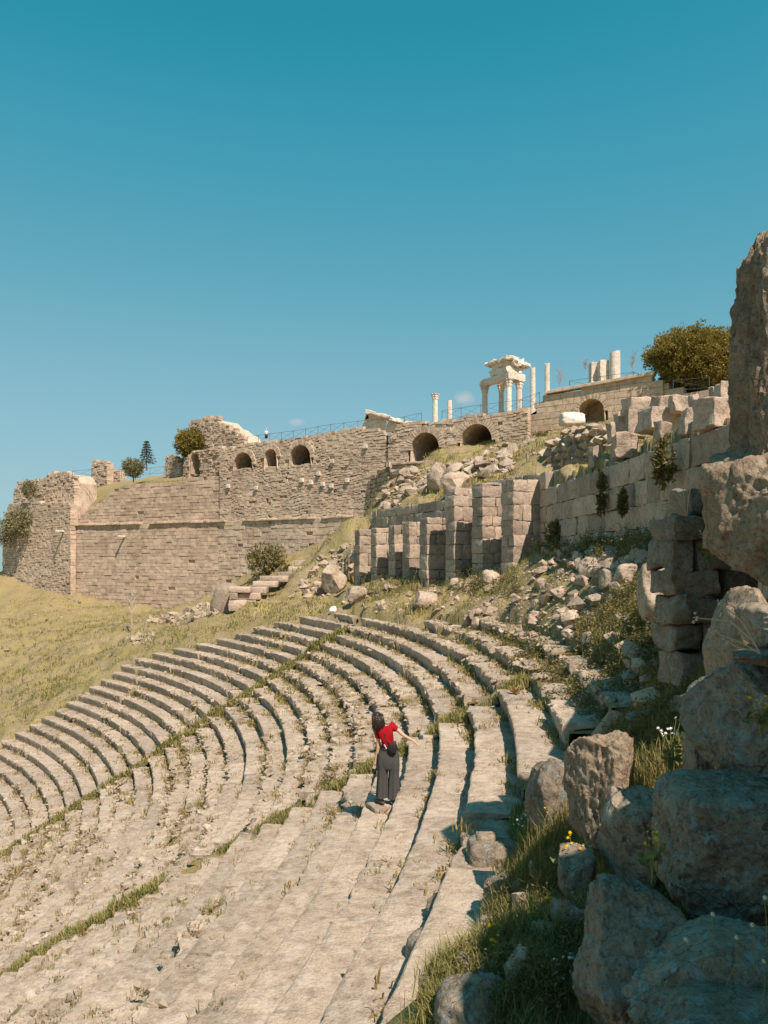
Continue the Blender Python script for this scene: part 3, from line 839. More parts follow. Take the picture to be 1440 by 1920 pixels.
def arch_parts(wall, root, off, sc, zs, R, zb, r, depth=5.0, ring=0.7, mat='wallB', nv=15, d0=0.06):
    """voussoirs round a vault mouth and the vault itself"""
    th = np.linspace(0, math.pi, nv + 1)
    for i in range(nv):
        a, b = th[i] + 0.012, th[i + 1] - 0.012; o = ring * r.uniform(0.9, 1.12)
        pr = [(R * 0.985, a), (R * 0.985, b), (R + o, b), (R + o, a)]
        Vf = np.array([wall.w(sc + q * math.cos(t), d0 + r.uniform(0.02, 0.07), zs + q * math.sin(t)) for q, t in pr])
        Vb = np.array([wall.w(sc + q * math.cos(t), -0.5, zs + q * math.sin(t)) for q, t in pr])
        obj('voussoir', np.concatenate([Vf, Vb]) + off, np.array([[0,1,2,3],[4,7,6,5],[0,4,5,1],[1,5,6,2],[2,6,7,3],[3,7,4,0]]), M[mat], root)
    # vault lining: jambs, barrel and end wall, built of courses
    n = 18; prof = [(sc + R, zb - 0.3)] + [(sc + R * math.cos(t), zs + R * math.sin(t)) for t in np.linspace(0, math.pi, n)] + [(sc - R, zb - 0.3)]
    m = 12; V = []; 
    for j in range(m + 1):
        d = -depth * j / m
        for (u, z) in prof: V.append(wall.w(u, d, z))
    V = np.array(V) + np.random.default_rng(3).normal(0, 0.04, (len(V), 3)); k = len(prof)
    Q = [[j * k + i, j * k + i + 1, (j + 1) * k + i + 1, (j + 1) * k + i] for j in range(m) for i in range(k - 1)]
    e = len(V); cen = wall.w(sc, -depth, (zb + zs) / 2); V = np.concatenate([V, [cen]])
    T = [[e, m * k + i, m * k + (i + 1) % k] for i in range(k)]
    obj('vault', V + off, [np.array(Q), np.array(T)], M[mat], root)

def ledge(wall, root, off, u0, u1, z, h, out, r, mat, lmin=1.0, lmax=1.9, skip=0.08, name='cornice_stone'):
    u = u0
    while u < u1:
        l = r.uniform(lmin, lmax)
        if r.random() > skip:
            V, Q = box_shape(l - 0.03, h * r.uniform(0.85, 1.05), out + 0.5, int(r.integers(1e6)), 3, 2, 2, 0.05, 0.03)
            W = wall.w(V[:, 0] + u + l / 2, -V[:, 1] + (out - 0.5) / 2 + r.normal(0, 0.04), V[:, 2] + z + h / 2)
            obj(name, W + off, Q, M[mat], root)
        u += l

def base_of(wall, u, z): return wall.w(u, 0, z)

# ---- the big terrace wall in the distance
ra = rng(41)
pA0, pA1, pB1 = PXY(135, 121.6), PXY(410, 108.9), PXY(735, 92.3)
WA, WB = Wall(pA0, pA1), Wall(pA1, pB1)
CORN = 5.05
root = thing('terrace_wall', 'long coursed stone terrace wall with a projecting ledge, left of the row of vaults', 'wall', base_of(WA, WA.L / 2, -8)); off = -np.array(root.location)
zbA = lambda s: np.interp(s, [0, WA.L * .7, WA.L], [-8.5, -10.5, -8.5])
tag(stuff_masonry(WA, layout(WA.L, zbA, lambda s: s * 0 + CORN, 0.50, 0.6, 1.6, ra, 0.14, 0.0, None, None, CORN), ra, (0.0, 0.085), 0.03, lean=0.012).build('lower_masonry', M['wallA'], root), kind='stuff')
topA = WA.line([(136, 978), (150, 962), (162, 958), (166, 946), (195, 941), (197, 926), (215, 917), (230, 911), (320, 902), (410, 889)])
tag(stuff_masonry(WA, layout(WA.L, lambda s: s * 0 + CORN, topA, 0.50, 0.6, 1.5, ra, 0.12, 0, None, CORN - 0.5), ra, (0.0, 0.10), 0.03, d0=-0.45).build('upper_masonry', M['wallA'], root), kind='stuff')
ledge(WA, root, off, 0, WA.L, CORN - 0.12, 0.32, 0.35, ra, 'wallB')
for o in [c for c in root.children if not c.get('kind') is None]:
    o.location = off

root = thing('vaulted_terrace_wall', 'tall rubble terrace wall with three small vault mouths below the railing', 'wall', base_of(WB, WB.L / 2, -4)); off = -np.array(root.location)
zbB = lambda s: np.interp(s, [0, WB.L * .3, WB.L], [-9.5, -4.5, 1.5])
topB = WB.line([(410, 845), (425, 839), (460, 832), (520, 825), (560, 820), (600, 812), (636, 808), (645, 801), (690, 800), (716, 805), (722, 822), (728, 842), (735, 862)])
arB = []
for px, pyb, r_px, pys in [(455, 877, 18, 873), (507, 876, 11.5, 857), (562, 871, 20, 860)]:
    u = WB.s_px(px); Yc = WB.Y(u); cs = abs(WB.t[0] - (px - PX0) / F * WB.t[1])
    arB.append((u, (PY0 - pys) / F * Yc, r_px / F * Yc / cs, (PY0 - pyb) / F * Yc))
hB = [(a, b, c + 0.3, d) for a, b, c, d in arB]
tag(stuff_masonry(WB, layout(WB.L, zbB, lambda s: s * 0 + CORN, 0.5, 0.6, 1.5, ra, 0.15, 0.1, None, None, CORN), ra, (0.0, 0.09), 0.025).build('lower_masonry', M['wallB'], root), kind='stuff')
tag(stuff_masonry(WB, layout(WB.L, lambda s: s * 0 + CORN, topB, 0.30, 0.3, 0.95, ra, 0.35, 0.7, hB, CORN - 0.5), ra, (0.0, 0.09), 0.022, d0=-0.2).build('upper_masonry', M['wallB'], root), kind='stuff')
for o in root.children: o.location = off
ledge(WB, root, off, 0, WB.L * 0.97, CORN - 0.12, 0.3, 0.3, ra, 'wallB', skip=0.22)
for (u, zs, R_, zb_) in arB:
    arch_parts(WB, root, off, u, zs, R_, zb_, ra, 6.0, 0.6, 'wallB', 13, -0.05)
# putlog stones: pale marble reused in the face
for px, py in [(597, 888), (623, 865), (583, 905), (605, 908), (621, 911), (651, 901), (566, 901), (685, 837), (428, 912), (480, 915)]:
    u = WB.s_px(px); z = WB.z_px(px, py); V, Q = box_shape(0.55, 0.5, 0.3, px, 2, 2, 2, 0.05, 0.02)
    obj('reused_marble_block', WB.w(V[:, 0] + u, -V[:, 1], V[:, 2] + z) + off, Q, M['marble'], root)

# shaded return at its right end, and the low ledge wall beyond
WC = Wall(PXY(694, 94.5), PXY(733, 88.5))
root = thing('return_wall', 'shaded rough block return at the right end of the vaulted terrace wall', 'wall', base_of(WC, WC.L / 2, 3)); off = -np.array(root.location)
tC = WC.line([(692, 905), (700, 893), (712, 880), (733, 868)])
tag(stuff_masonry(WC, layout(WC.L, lambda s: s * 0 + 1.0, tC, 0.55, 0.6, 1.2, ra, 0.2, 0.2), ra, (0.05, 0.35), 0.08, 0.9).build('masonry', M['wallA'], root), kind='stuff')
root.children[0].location = off
V, Q = box_shape(WC.L - .4, 8.0, 1.0, 5, 6, 2, 6, 0.1, 0.2, 0.6)
obj('rubble_core', WC.w(V[:, 0] + WC.L / 2 + .2, -V[:, 1] - 0.9, V[:, 2] + 5.6) + off, Q, M['wallB'], root)
WD = Wall(PXY(735, 88.0), PXY(884, 84.5))
root = thing('ledge_wall', 'low wall with a flat ledge course below the two big vaults', 'wall', base_of(WD, WD.L / 2, 9)); off = -np.array(root.location)
tD = WD.line([(735, 872), (800, 868), (884, 861)])
tag(stuff_masonry(WD, layout(WD.L, lambda s: tD(s) - 3.0, tD, 0.5, 0.7, 1.6, ra, 0.15, 0.1), ra, (0.02, 0.2), 0.06, 0.9).build('masonry', M['wallB'], root), kind='stuff')
root.children[0].location = off
ledge(WD, root, off, 0, WD.L, float(tD(WD.L / 2)) - 0.1, 0.3, 0.3, ra, 'ashlar', skip=0.1, name='ledge_stone')

# the two big vaults
WT = Wall(PXY(728, 92.5), PXY(990, 82.4))
root = thing('big_vault_wall', 'rubble terrace wall with two large dark vaults under the temple railing', 'wall', base_of(WT, WT.L / 2, 10)); off = -np.array(root.location)
topT = WT.line([(728, 815), (745, 800), (760, 790), (800, 791), (850, 785), (880, 779), (940, 772), (990, 766)])
arT = []
for px, pyb, r_px, pys in [(797, 850, 27, 842), (893, 836, 30, 828)]:
    u = WT.s_px(px); Yc = WT.Y(u); cs = abs(WT.t[0] - (px - PX0) / F * WT.t[1])
    arT.append((u, (PY0 - pys) / F * Yc, r_px / F * Yc / cs, (PY0 - pyb) / F * Yc))
holes2 = [(a, b, c + 0.4, d - 2) for (a, b, c, d) in arT]
tag(stuff_masonry(WT, layout(WT.L, lambda s: topT(s) - 6.5, topT, 0.30, 0.3, 0.95, ra, 0.35, 0.4, holes2), ra, (0.0, 0.14), 0.025, 0.7).build('masonry', M['wallB'], root), kind='stuff')
root.children[0].location = off
for (u, zs, R_, zb_) in arT:
    arch_parts(WT, root, off, u, zs, R_, zb_ - 1.0, ra, 7.0, 0.75, 'wallB', 23, 0.07)

# ---- the restored ashlar wall with a vault
WR = Wall(PXY(975, 86.0), PXY(1243, 77.0))
root = thing('restored_wall', 'smooth restored ashlar wall with one round vault, beneath the top railing', 'wall', base_of(WR, WR.L / 2, 12)); off = -np.array(root.location)
topR = WR.line([(975, 801), (985, 800), (986, 772), (997, 771), (998, 757), (1010, 757), (1011, 748), (1022, 748), (1023, 738), (1226, 701), (1227, 701), (1228, 712), (1236, 712), (1237, 722), (1243, 722)])
u = WR.s_px(1108); Yc = WR.Y(u); cs = abs(WR.t[0] - (1108 - PX0) / F * WR.t[1])
aR = (u, (PY0 - 773) / F * Yc, 25 / F * Yc / cs, (PY0 - 800) / F * Yc)
hR = [(aR[0], aR[1], aR[2] + 0.35, aR[3] - 2)]
for n, (a, b, z0, z1) in enumerate(layout(WR.L, lambda s: np.interp(s, [0, WR.L], [12.0, 14.2]), topR, 0.66, 1.0, 2.3, ra, 0.04, 0, hR, 11.2)):
    if n >= 300: break
    V, Q = box_shape(b - a - 0.02, z1 - z0 - 0.02, 0.8, n, 2, 2, 2, 0.03, 0.008)
    obj('ashlar_block', WR.w(V[:, 0] + (a + b) / 2, -V[:, 1] - 0.4 + ra.uniform(0, 0.03), V[:, 2] + (z0 + z1) / 2) + off, Q, M['restored'], root)
uc0, uc1 = WR.s_px(1023), WR.s_px(1227)
V, Q = box_shape(WR.s_px(1227) - WR.s_px(1023), 0.34, 1.0, 7, 20, 2, 2, 0.04, 0.012)
obj('cornice', WR.w(V[:, 0] + (WR.s_px(1227) + WR.s_px(1023)) / 2, -V[:, 1] - 0.18, V[:, 2] + topR(uc0 + 0.3) + (topR(uc1 - 0.3) - topR(uc0 + 0.3)) * ((V[:, 0] + (uc1 + uc0) / 2 - uc0) / (uc1 - uc0)) + 0.05) + off, Q, M['restored'], root)
arch_parts(WR, root, off, aR[0], aR[1], aR[2], aR[3] - 0.5, ra, 3.0, 0.62, 'restored', 15, -0.03)
WR2 = Wall(PXY(1236, 77.6), PXY(1420, 71.0))
root = thing('low_restored_wall', 'low restored ashlar wall running right under the round pine', 'wall', base_of(WR2, WR2.L / 2, 12)); off = -np.array(root.location)
tR2 = WR2.line([(1236, 722), (1262, 726), (1263, 733), (1330, 729), (1420, 722)])
for n, (a, b, z0, z1) in enumerate(layout(WR2.L, lambda s: tR2(s) - 3.0, tR2, 0.66, 1.0, 2.2, ra, 0.04, 0, None, 12.2)):
    V, Q = box_shape(b - a - 0.02, z1 - z0 - 0.02, 0.8, 400 + n, 2, 2, 2, 0.03, 0.008)
    obj('ashlar_block', WR2.w(V[:, 0] + (a + b) / 2, -V[:, 1] - 0.4, V[:, 2] + (z0 + z1) / 2) + off, Q, M['restored'], root)

# ---- left tower and the ruins on the skyline
def ruin(name, label, faces, mat, ch=0.32, lm=(0.3, 0.9), relief=(0.0, 0.2), core=True, zb=None, depth=0.8):
    w0 = faces[0][0]; root = thing(name, label, 'ruin', w0.w(w0.L / 2, 0, zb)); off = -np.array(root.location)
    for n, (w, top) in enumerate(faces):
        o = stuff_masonry(w, layout(w.L, lambda s: s * 0 + zb, top, ch, lm[0], lm[1], ra, 0.3, 0.3), ra, (relief[0], relief[1] * 0.7), 0.03, depth).build('rubble_face', M[mat], root)
        tag(o, kind='stuff'); o.location = off
    if core:
        w, top = faces[0]; us = np.linspace(0.15, w.L - 0.15, max(4, int(w.L))); 
        V = []
        for d in (-0.45, -core):
            for u in us: V.append(w.w(u, d, zb)); V.append(w.w(u, d, float(top(u)) - 0.35))
        V = np.array(V); k = len(us); Q = []
        for i in range(k - 1):
            a, b = 2 * i, 2 * k + 2 * i
            Q += [[a, a + 2, a + 3, a + 1], [b, b + 1, b + 3, b + 2], [a + 1, a + 3, b + 3, b + 1]]
        Q += [[0, 1, 2 * k + 1, 2 * k], [2 * k - 2, 4 * k - 2, 4 * k - 1, 2 * k - 1]]
        obj('rubble_core', V + off, np.array(Q), M[mat], root)
    return root

WL1 = Wall(PXY(5, 134), PXY(133, 120.4)); WL2 = Wall(PXY(133, 120.4), PXY(139, 128))
ruin('tower_base', 'pale rubble tower base at the far left end of the terrace walls',
     [(WL1, WL1.line([(5, 990), (18, 945), (60, 940), (133, 944)]))], 'wallB', 0.36, (0.35, 1.0), (0.0, 0.16), 3.5, -8.5)
WL3 = Wall(PXY(26, 136), PXY(140, 124))
ruin('ruined_tower', 'broken stump of masonry standing on the far left tower base',
     [(WL3, WL3.line([(26, 925), (34, 905), (50, 900), (82, 898), (88, 890), (100, 885), (112, 884), (130, 885), (137, 893), (140, 905)]))], 'wallB', 0.4, (0.4, 1.1), (0.0, 0.3), 4.0, 7.5)
WU = Wall(PXY(355, 121), PXY(458, 113.5))
ruin('brick_ruin', 'jagged brick ruin on the skyline behind the round bush', [(WU, WU.line([(355, 806), (358, 790), (372, 786), (378, 784), (386, 779), (400, 782), (408, 780), (413, 792), (428, 797), (436, 806), (440, 803), (452, 814), (456, 820), (458, 832)]))],
     'wallB', 0.3, (0.3, 0.8), (0.0, 0.3), 4.0, 12.5)
WV = Wall(PXY(345, 116.5), PXY(424, 110.5))
arV_u = WV.s_px(366); Yc = WV.Y(arV_u)
root = thing('vault_stub', 'rubble stub with a single narrow vault left of the terrace wall vaults', 'ruin', base_of(WV, WV.L / 2, 10)); off = -np.array(root.location)
tV = WV.line([(345, 872), (352, 852), (372, 843), (400, 838), (424, 838)])
hV = [(arV_u, (PY0 - 862) / F * Yc, 1.2, 9)]
o = stuff_masonry(WV, layout(WV.L, lambda s: s * 0 + 8.8, tV, 0.32, 0.3, 0.9, ra, 0.35, 0.4, hV), ra, (0.0, 0.3), 0.05, 0.8).build('rubble_face', M['wallB'], root); tag(o, kind='stuff'); o.location = off
arch_parts(WV, root, off, arV_u, (PY0 - 862) / F * Yc, 0.95, (PY0 - 884) / F * Yc, ra, 4.0, 0.5, 'wallB', 11, -0.02)
WS1 = Wall(PXY(173, 137), PXY(201, 135)); ruin('wall_stump', 'squat wall stump on the skyline above the far left fence', [(WS1, WS1.line([(173, 875), (174, 864), (188, 862), (200, 864), (201, 876)]))], 'wallB', 0.35, (0.4, 0.9), (0, .3), 1.5, 11.5)
WS2 = Wall(PXY(196, 138), PXY(226, 136)); ruin('wall_stump', 'low crumbling wall beside the olive tree on the skyline', [(WS2, WS2.line([(196, 880), (205, 877), (226, 883)]))], 'wallB', 0.35, (0.4, 0.9), (0, .3), 1.5, 11.5)
WS3 = Wall(PXY(311, 124), PXY(340, 121)); ruin('wall_stump', 'pointed rubble stump left of the round bush', [(WS3, WS3.line([(311, 873), (313, 855), (322, 850), (330, 855), (336, 866), (340, 870)]))], 'wallB', 0.35, (0.4, 0.9), (0, .3), 1.5, 10.0)

# ---- terrace surfaces behind the walls
def sheet(name, front, back, n=6, mat='ground', amp=0.12):
    f, b = np.array(front, float), np.array(back, float); m = len(f)
    t = np.linspace(0, 1, n)[:, None, None]; V = (f[None] * (1 - t) + b[None] * t).reshape(-1, 3)
    V[:, 2] += fbm2(V[:, 0] * 0.4, V[:, 1] * 0.4, 61, 3) * amp
    i = np.arange(n - 1)[:, None]; j = np.arange(m - 1)[None]
    Q = np.stack([i * m + j, i * m + j + 1, (i + 1) * m + j + 1, (i + 1) * m + j], -1).reshape(-1, 4)
    tag(obj(name, V, Q, M[mat], smooth=True), kind='structure')
def dens(pts, n=8):
    pts = np.array(pts, float); t = np.linspace(0, len(pts) - 1, (len(pts) - 1) * n + 1)
    return np.stack([np.interp(t, np.arange(len(pts)), pts[:, c]) for c in range(3)], 1)
fr = dens([WB.w(u, -0.35, min(float(topB(u)), 15.9) - 0.12) for u in np.linspace(0, WB.L * .96, 6)] + [WT.w(u, -0.35, float(topT(u)) - 0.1) for u in np.linspace(WT.L * .1, WT.L, 6)] +
          [WR.w(u, -0.5, float(topR(u)) - 0.3) for u in np.linspace(WR.L * .05, WR.L * .99, 5)] + [WR2.w(u, -0.5, float(tR2(u)) - 0.2) for u in (1, WR2.L)])
bk = fr.copy(); bk[:, 1] += 90; bk[:, 0] += 25; bk[:, 2] = 15.9
sheet('terrace', fr, bk, 40)
fr = dens([WA.w(u, -0.9, float(topA(u)) - 0.15) for u in np.linspace(0, WA.L, 7)])
bk = fr.copy() + np.array([-4, 16.0, 0]); bk[:, 2] = np.linspace(12.7, 14.9, len(bk))
sheet('upper_meadow', fr, bk, 24)

# ------------------------------------------------------------------ retaining wall and piers
rp = rng(88)
def wall_block(wall, root, off, a, b, z0, z1, depth, d, mat, bev=0.02, amp=0.026, name='stone_block'):
    V, Q = box_shape(b - a - 0.012, z1 - z0 - 0.012, depth, int(rp.integers(1e7)), 5, 2, 4, bev, amp)
    return obj(name, wall.w(V[:, 0] + (a + b) / 2, -V[:, 1] - depth / 2 + d, V[:, 2] + (z0 + z1) / 2) + off, Q, M[mat], root, 30)

w1 = [Wall(W1[1], W1[3])]
root = thing('retaining_wall', 'long retaining wall of big ashlar blocks in shade behind the rubble slope', 'wall', w1[0].w(6, 0, 0.4)); off = -np.array(root.location)
TOP1 = [(1003, 900), (1077, 893), (1079, 873), (1127, 861), (1190, 840), (1250, 818), (1300, 797), (1340, 778), (1400, 760), (1500, 700)]
for w in w1:
    tp = w.line(TOP1)
    for a, b, z0, z1 in layout(w.L, lambda s: s * 0 - 0.3, tp, 0.68, 0.8, 2.0, rp, 0.14, 0.0, None, -0.45):
        wall_block(w, root, off, a, b, z0, z1, 0.7, rp.normal(0, 0.02), 'ashlar')
wn0 = Wall(W1[0], W1[1])
o = stuff_masonry(wn0, layout(wn0.L, lambda s: s * 0 - 0.6, lambda s: s * 0 + 3.6, 0.6, 0.8, 1.7, rp, 0.1), rp, (0.0, 0.06), 0.04, 0.8).build('unseen_masonry', M['ashlar'], root); tag(o, kind='stuff'); o.location = off

w2 = Wall(W2[0], W2[1])
root = thing('buttressed_wall', 'stepped retaining wall of squared blocks behind the row of piers', 'wall', w2.w(w2.L / 2, 0, 0.3)); off = -np.array(root.location)
tp = w2.line([(698, 962), (730, 953), (760, 948), (800, 938), (845, 927), (900, 915), (960, 902), (1006, 896)])
for a, b, z0, z1 in layout(w2.L, lambda s: s * 0 - 1.2, tp, 0.64, 0.6, 1.4, rp, 0.12, 0.0, None, -1.9):
    wall_block(w2, root, off, a, b, z0, z1, 0.7, rp.normal(0, 0.025), 'ashlar')

ORD = ['tall stone pier nearest the long retaining wall', 'tall stone pier, second in line from the retaining wall', 'tall stone pier, third in line, beside the lower piers',
       'lower stone pier next to the three tall ones, shadow across its foot', 'stone pier, fifth in line from the retaining wall', 'narrow stone pier, sixth in line from the retaining wall',
       'narrow stone pier, last but one at the far end of the row', 'stone pier at the far left end of the row beside the grassy slope']
for n, (px, Y, zb, zt) in enumerate(PIER):
    E0 = np.array(PXY(px, Y)); pw = 1.0 if n < 3 else 0.92
    dl = float(abs((np.array(W2[0]) - E0) @ PIERN)) + 0.12
    root = thing('stone_pier', ORD[n], 'pier', (*(E0 - PIERD * pw / 2), zb), group='piers in front of the retaining wall'); off = -np.array(root.location)
    side = Wall(E0 - PIERD * pw, E0 - PIERD * pw + PIERN * dl)       # s runs from the outer end to the wall; d towards the camera
    z = zb - 0.5; c = 0
    while z < zt - 0.1:
        h = min(rp.uniform(0.44, 0.86), zt - z + rp.uniform(0.0, 0.12))
        cuts = [0, dl] if rp.random() < 0.1 else ([0, rp.uniform(0.38, 0.62) * dl, dl] if rp.random() < 0.65 else [0, 0.3 * dl, 0.64 * dl, dl])
        for a, b in zip(cuts[:-1], cuts[1:]):
            if pw > 0 and rp.random() < 0.3 and a == 0 and h > 0.3:      # a course split across the end face
                m = pw * rp.uniform(0.35, 0.65)
                wall_block(side, root, off, a, b, z, z + h, m, rp.normal(0, 0.015), 'ashlar')
                V, Q = box_shape(b - a - 0.012, h - 0.012, pw - m - 0.012, int(rp.integers(1e7)), 4, 2, 3, 0.018, 0.016)
                obj('stone_block', side.w(V[:, 0] + (a + b) / 2, -V[:, 1] - m - (pw - m) / 2, V[:, 2] + z + h / 2) + off, Q, M['ashlar'], root, 30)
            else:
                wall_block(side, root, off, a - (rp.uniform(0, 0.03) if a == 0 else 0), b, z, z + h, pw, rp.normal(0, 0.015), 'ashlar')
        z += h

# ------------------------------------------------------------------ where photo pixels meet the ground
_T = np.geomspace(2.2, 150, 500)
def ground_hit(px, py):
    px = np.atleast_1d(np.asarray(px, float)); py = np.atleast_1d(np.asarray(py, float))
    dx = (px - PX0) / F; dz = (PY0 - py) / F
    out = np.full((len(px), 3), np.nan)
    for s in range(0, len(px), 200):
        X = dx[s:s + 200, None] * _T[None]; Yy = np.repeat(_T[None], X.shape[0], 0); Z = dz[s:s + 200, None] * _T[None]
        H = ground_z(X, Yy)
        bel = Z < H; first = bel.argmax(1); ok = bel.any(1) & (first > 0)
        for i in np.where(ok)[0]:
            j = first[i]; a = Z[i, j - 1] - H[i, j - 1]; b = H[i, j] - Z[i, j]; t = a / (a + b + 1e-9)
            Yt = _T[j - 1] + (_T[j] - _T[j - 1]) * t
            out[s + i] = (dx[s + i] * Yt, Yt, dz[s + i] * Yt)
    ok = ~np.isnan(out[:, 0])
    if ok.any(): out[ok, 2] = ground_z(out[ok, 0], out[ok, 1])
    return out

def in_poly(poly, n, r):
    poly = np.array(poly, float); lo, hi = poly.min(0), poly.max(0); got = []
    while len(got) < n:
        q = r.uniform(lo, hi, (400, 2)); x, y = q.T; ins = np.zeros(len(q), bool); j = len(poly) - 1
        for i in range(len(poly)):
            xi, yi = poly[i]; xj, yj = poly[j]
            ins ^= ((yi > y) != (yj > y)) & (x < (xj - xi) * (y - yi) / (yj - yi + 1e-12) + xi); j = i
        got += list(q[ins])
    return np.array(got[:n])

ROCKS = [mesh_data('rubble_rock', *TMPL_M[i], M['rock'], False) for i in range(len(TMPL_M))]
ROCKS_PALE = [mesh_data('pale_rock', *TMPL_M[i], M['seat_rubble'], False) for i in range(6)]
SMALL = MB()
def scatter_rocks(poly, n, smin, smax, label, group, seed, meshes=ROCKS, small=0, name='rock', flat=0.75, keep=30):
    r = rng(seed); q = in_poly(poly, n, r); H = ground_hit(q[:, 0], q[:, 1]); H = H[~np.isnan(H[:, 0])]
    S = smin * (smax / smin) ** (r.random(len(H)) ** 1.8); od = np.argsort(-S / H[:, 1]); H, S = H[od], S[od]
    for p, s in zip(H[:keep], S[:keep]):
        sc = s * r.uniform(0.7, 1.3, 3) * np.array([1, 1, flat])
        o = link(name, meshes[int(r.integers(len(meshes)))], None, p + np.array([0, 0, sc[2] * 0.35]), (r.normal(0, 0.3), r.normal(0, 0.3), r.uniform(0, 6.28)), sc)
        tag(o, label, 'rock', group, 'thing')
    rest = None
    if len(H) > keep:
        Hr, Sr = H[keep:], S[keep:]; m = len(Hr)
        rest = scatter_mesh(TMPL_M, Hr + np.array([0, 0, 1.0]) * (Sr * 0.22)[:, None], Sr[:, None] * r.uniform(0.7, 1.3, (m, 3)) * np.array([1, 1, flat]), rotmats(r, m, 0.4), r.integers(0, 12, m))
        SMALL.add(np.concatenate(rest.V), rest.Fc)
    if small:
        q = in_poly(poly, small, r); H = ground_hit(q[:, 0], q[:, 1]); H = H[~np.isnan(H[:, 0])]; m = len(H)
        s = smin * r.uniform(0.15, 0.7, m)[:, None] * r.uniform(0.7, 1.4, (m, 3)) * np.array([1, 1, 0.7])
        return scatter_mesh(TMPL_S, H + np.array([0, 0, 0.01]), s, rotmats(r, m, 0.5), r.integers(0, 10, m))
    return None

def zone(*a, **k):
    mb = scatter_rocks(*a, **k)
    if mb is not None:
        for V, f in zip(mb.V, mb.Fc): pass
        n0 = 0
        Vs = np.concatenate(mb.V); SMALL.add(Vs, mb.Fc)

zone([(650, 1092), (800, 1085), (960, 1062), (1060, 1035), (1190, 1060), (1170, 1130), (1040, 1225), (940, 1190), (760, 1150), (640, 1148)], 260, 0.07, 0.32,
     'rough beige rubble stone on the grassy slope just below the piers', 'rubble below the piers', 201, small=1500, keep=100)
zone([(722, 935), (740, 885), (860, 872), (960, 822), (1000, 800), (1060, 795), (960, 850), (960, 885), (860, 915)], 260, 0.14, 0.6,
     'rubble stone on the slope between the big vaults and the buttressed wall', 'rubble above the buttressed wall', 202, small=900, keep=70)
zone([(698, 985), (722, 905), (765, 890), (765, 930), (735, 965)], 60, 0.16, 0.55, 'rubble stone on the slope right of the shaded return wall', 'rubble beside the return wall', 209, small=150, keep=14)
zone([(545, 1120), (600, 1045), (680, 1005), (662, 1080), (610, 1122)], 90, 0.14, 0.5, 'rubble stone on the grassy shoulder left of the piers', 'rubble left of the piers', 203, small=350, keep=26)
zone([(255, 1166), (330, 1152), (395, 1128), (412, 1150), (335, 1172)], 100, 0.14, 0.5, 'pale stone in the heap below the stepped wall stub', 'heap of pale stones on the hill', 204, ROCKS_PALE, small=250, keep=34)
zone([(238, 1196), (262, 1188), (290, 1194), (284, 1204), (255, 1210)], 36, 0.12, 0.4, 'pale stone in the small low heap on the left hillside', 'small stone heap on the left hillside', 205, ROCKS_PALE, small=100, keep=10)
zone([(5, 1090), (200, 1130), (300, 1160), (200, 1180), (60, 1290), (5, 1260)], 40, 0.10, 0.34, 'lone pale stone lying in the grass of the left hillside', 'stones dotted over the left hillside', 206, ROCKS_PALE, small=80, keep=14)
zone([(1080, 1190), (1180, 1140), (1250, 1210), (1250, 1330), (1130, 1420), (1080, 1340)], 90, 0.07, 0.26, 'shaded stone among the weeds right of the upper seat rows', 'stones in the shaded weeds', 207, small=400, keep=20)
zone([(1000, 1030), (1180, 1035), (1245, 1005), (1240, 1050), (1120, 1085)], 140, 0.08, 0.28, 'rubble stone at the foot of the long retaining wall', 'rubble at the foot of the retaining wall', 208, small=400, keep=26)
zone([(780, 1850), (870, 1650), (1050, 1580), (1060, 1700), (960, 1890)], 130, 0.03, 0.13, 'small stone on the near grassy bank right of the bottom treads', 'small stones on the near bank', 210, small=300, keep=24)
tag(SMALL.build('scattered_stones', M['rock'], None), kind='stuff')

# single rocks and blocks one can point at: (name, label, x0, y0, x1, y1, distance, kind, seed, yaw)
def big_rock(name, label, x0, y0, x1, y1, Y, mat='rock', seed=1, yaw=0.0, p=3.2, sub=4, cuts=13, amp=0.08, thick=None, tilt=0.0, fine=0.06, cat='rock', freq=1.5, cut=(0.62, 0.92), shear=0.0, facets=0):
    if Y is None:
        hh_ = ground_hit([(x0 + x1) / 2], [y1 - 3])[0]; Y = hh_[1] if not np.isnan(hh_[1]) else 20.0
    d = thick if thick else ((x1 - x0) + (y1 - y0)) / 4 / F * Y
    Y = Y + d * 0.6
    a, b = P(x0, y1, Y), P(x1, y0, Y)
    w, h = (b[0] - a[0]) / 2 * 0.97, (b[2] - a[2]) / 2
    V, Fc = rock_shape(seed, sub, p, cuts, cut, amp, freq, 5, fine, facets)
    # shape first, turned and leaned in place, then fitted to its true size
    ca, sa = math.cos(yaw), math.sin(yaw); R_ = np.array([[ca, -sa, 0], [sa, ca, 0], [0, 0, 1]])
    ct, st = math.cos(tilt), math.sin(tilt); R_ = np.array([[ct, 0, st], [0, 1, 0], [-st, 0, ct]]) @ R_
    V = V @ R_.T; lo, hi = V.min(0), V.max(0); V = (V - (lo + hi) / 2) / ((hi - lo) / 2)
    V[:, 0] += shear * V[:, 2]
    V = V * np.array([w, d, h])
    o = obj(name, V + np.array([0, 0, h]), Fc, M[mat], None, 50, ((a[0] + b[0]) / 2, Y, a[2]))
    return tag(o, label, cat, None, 'thing')

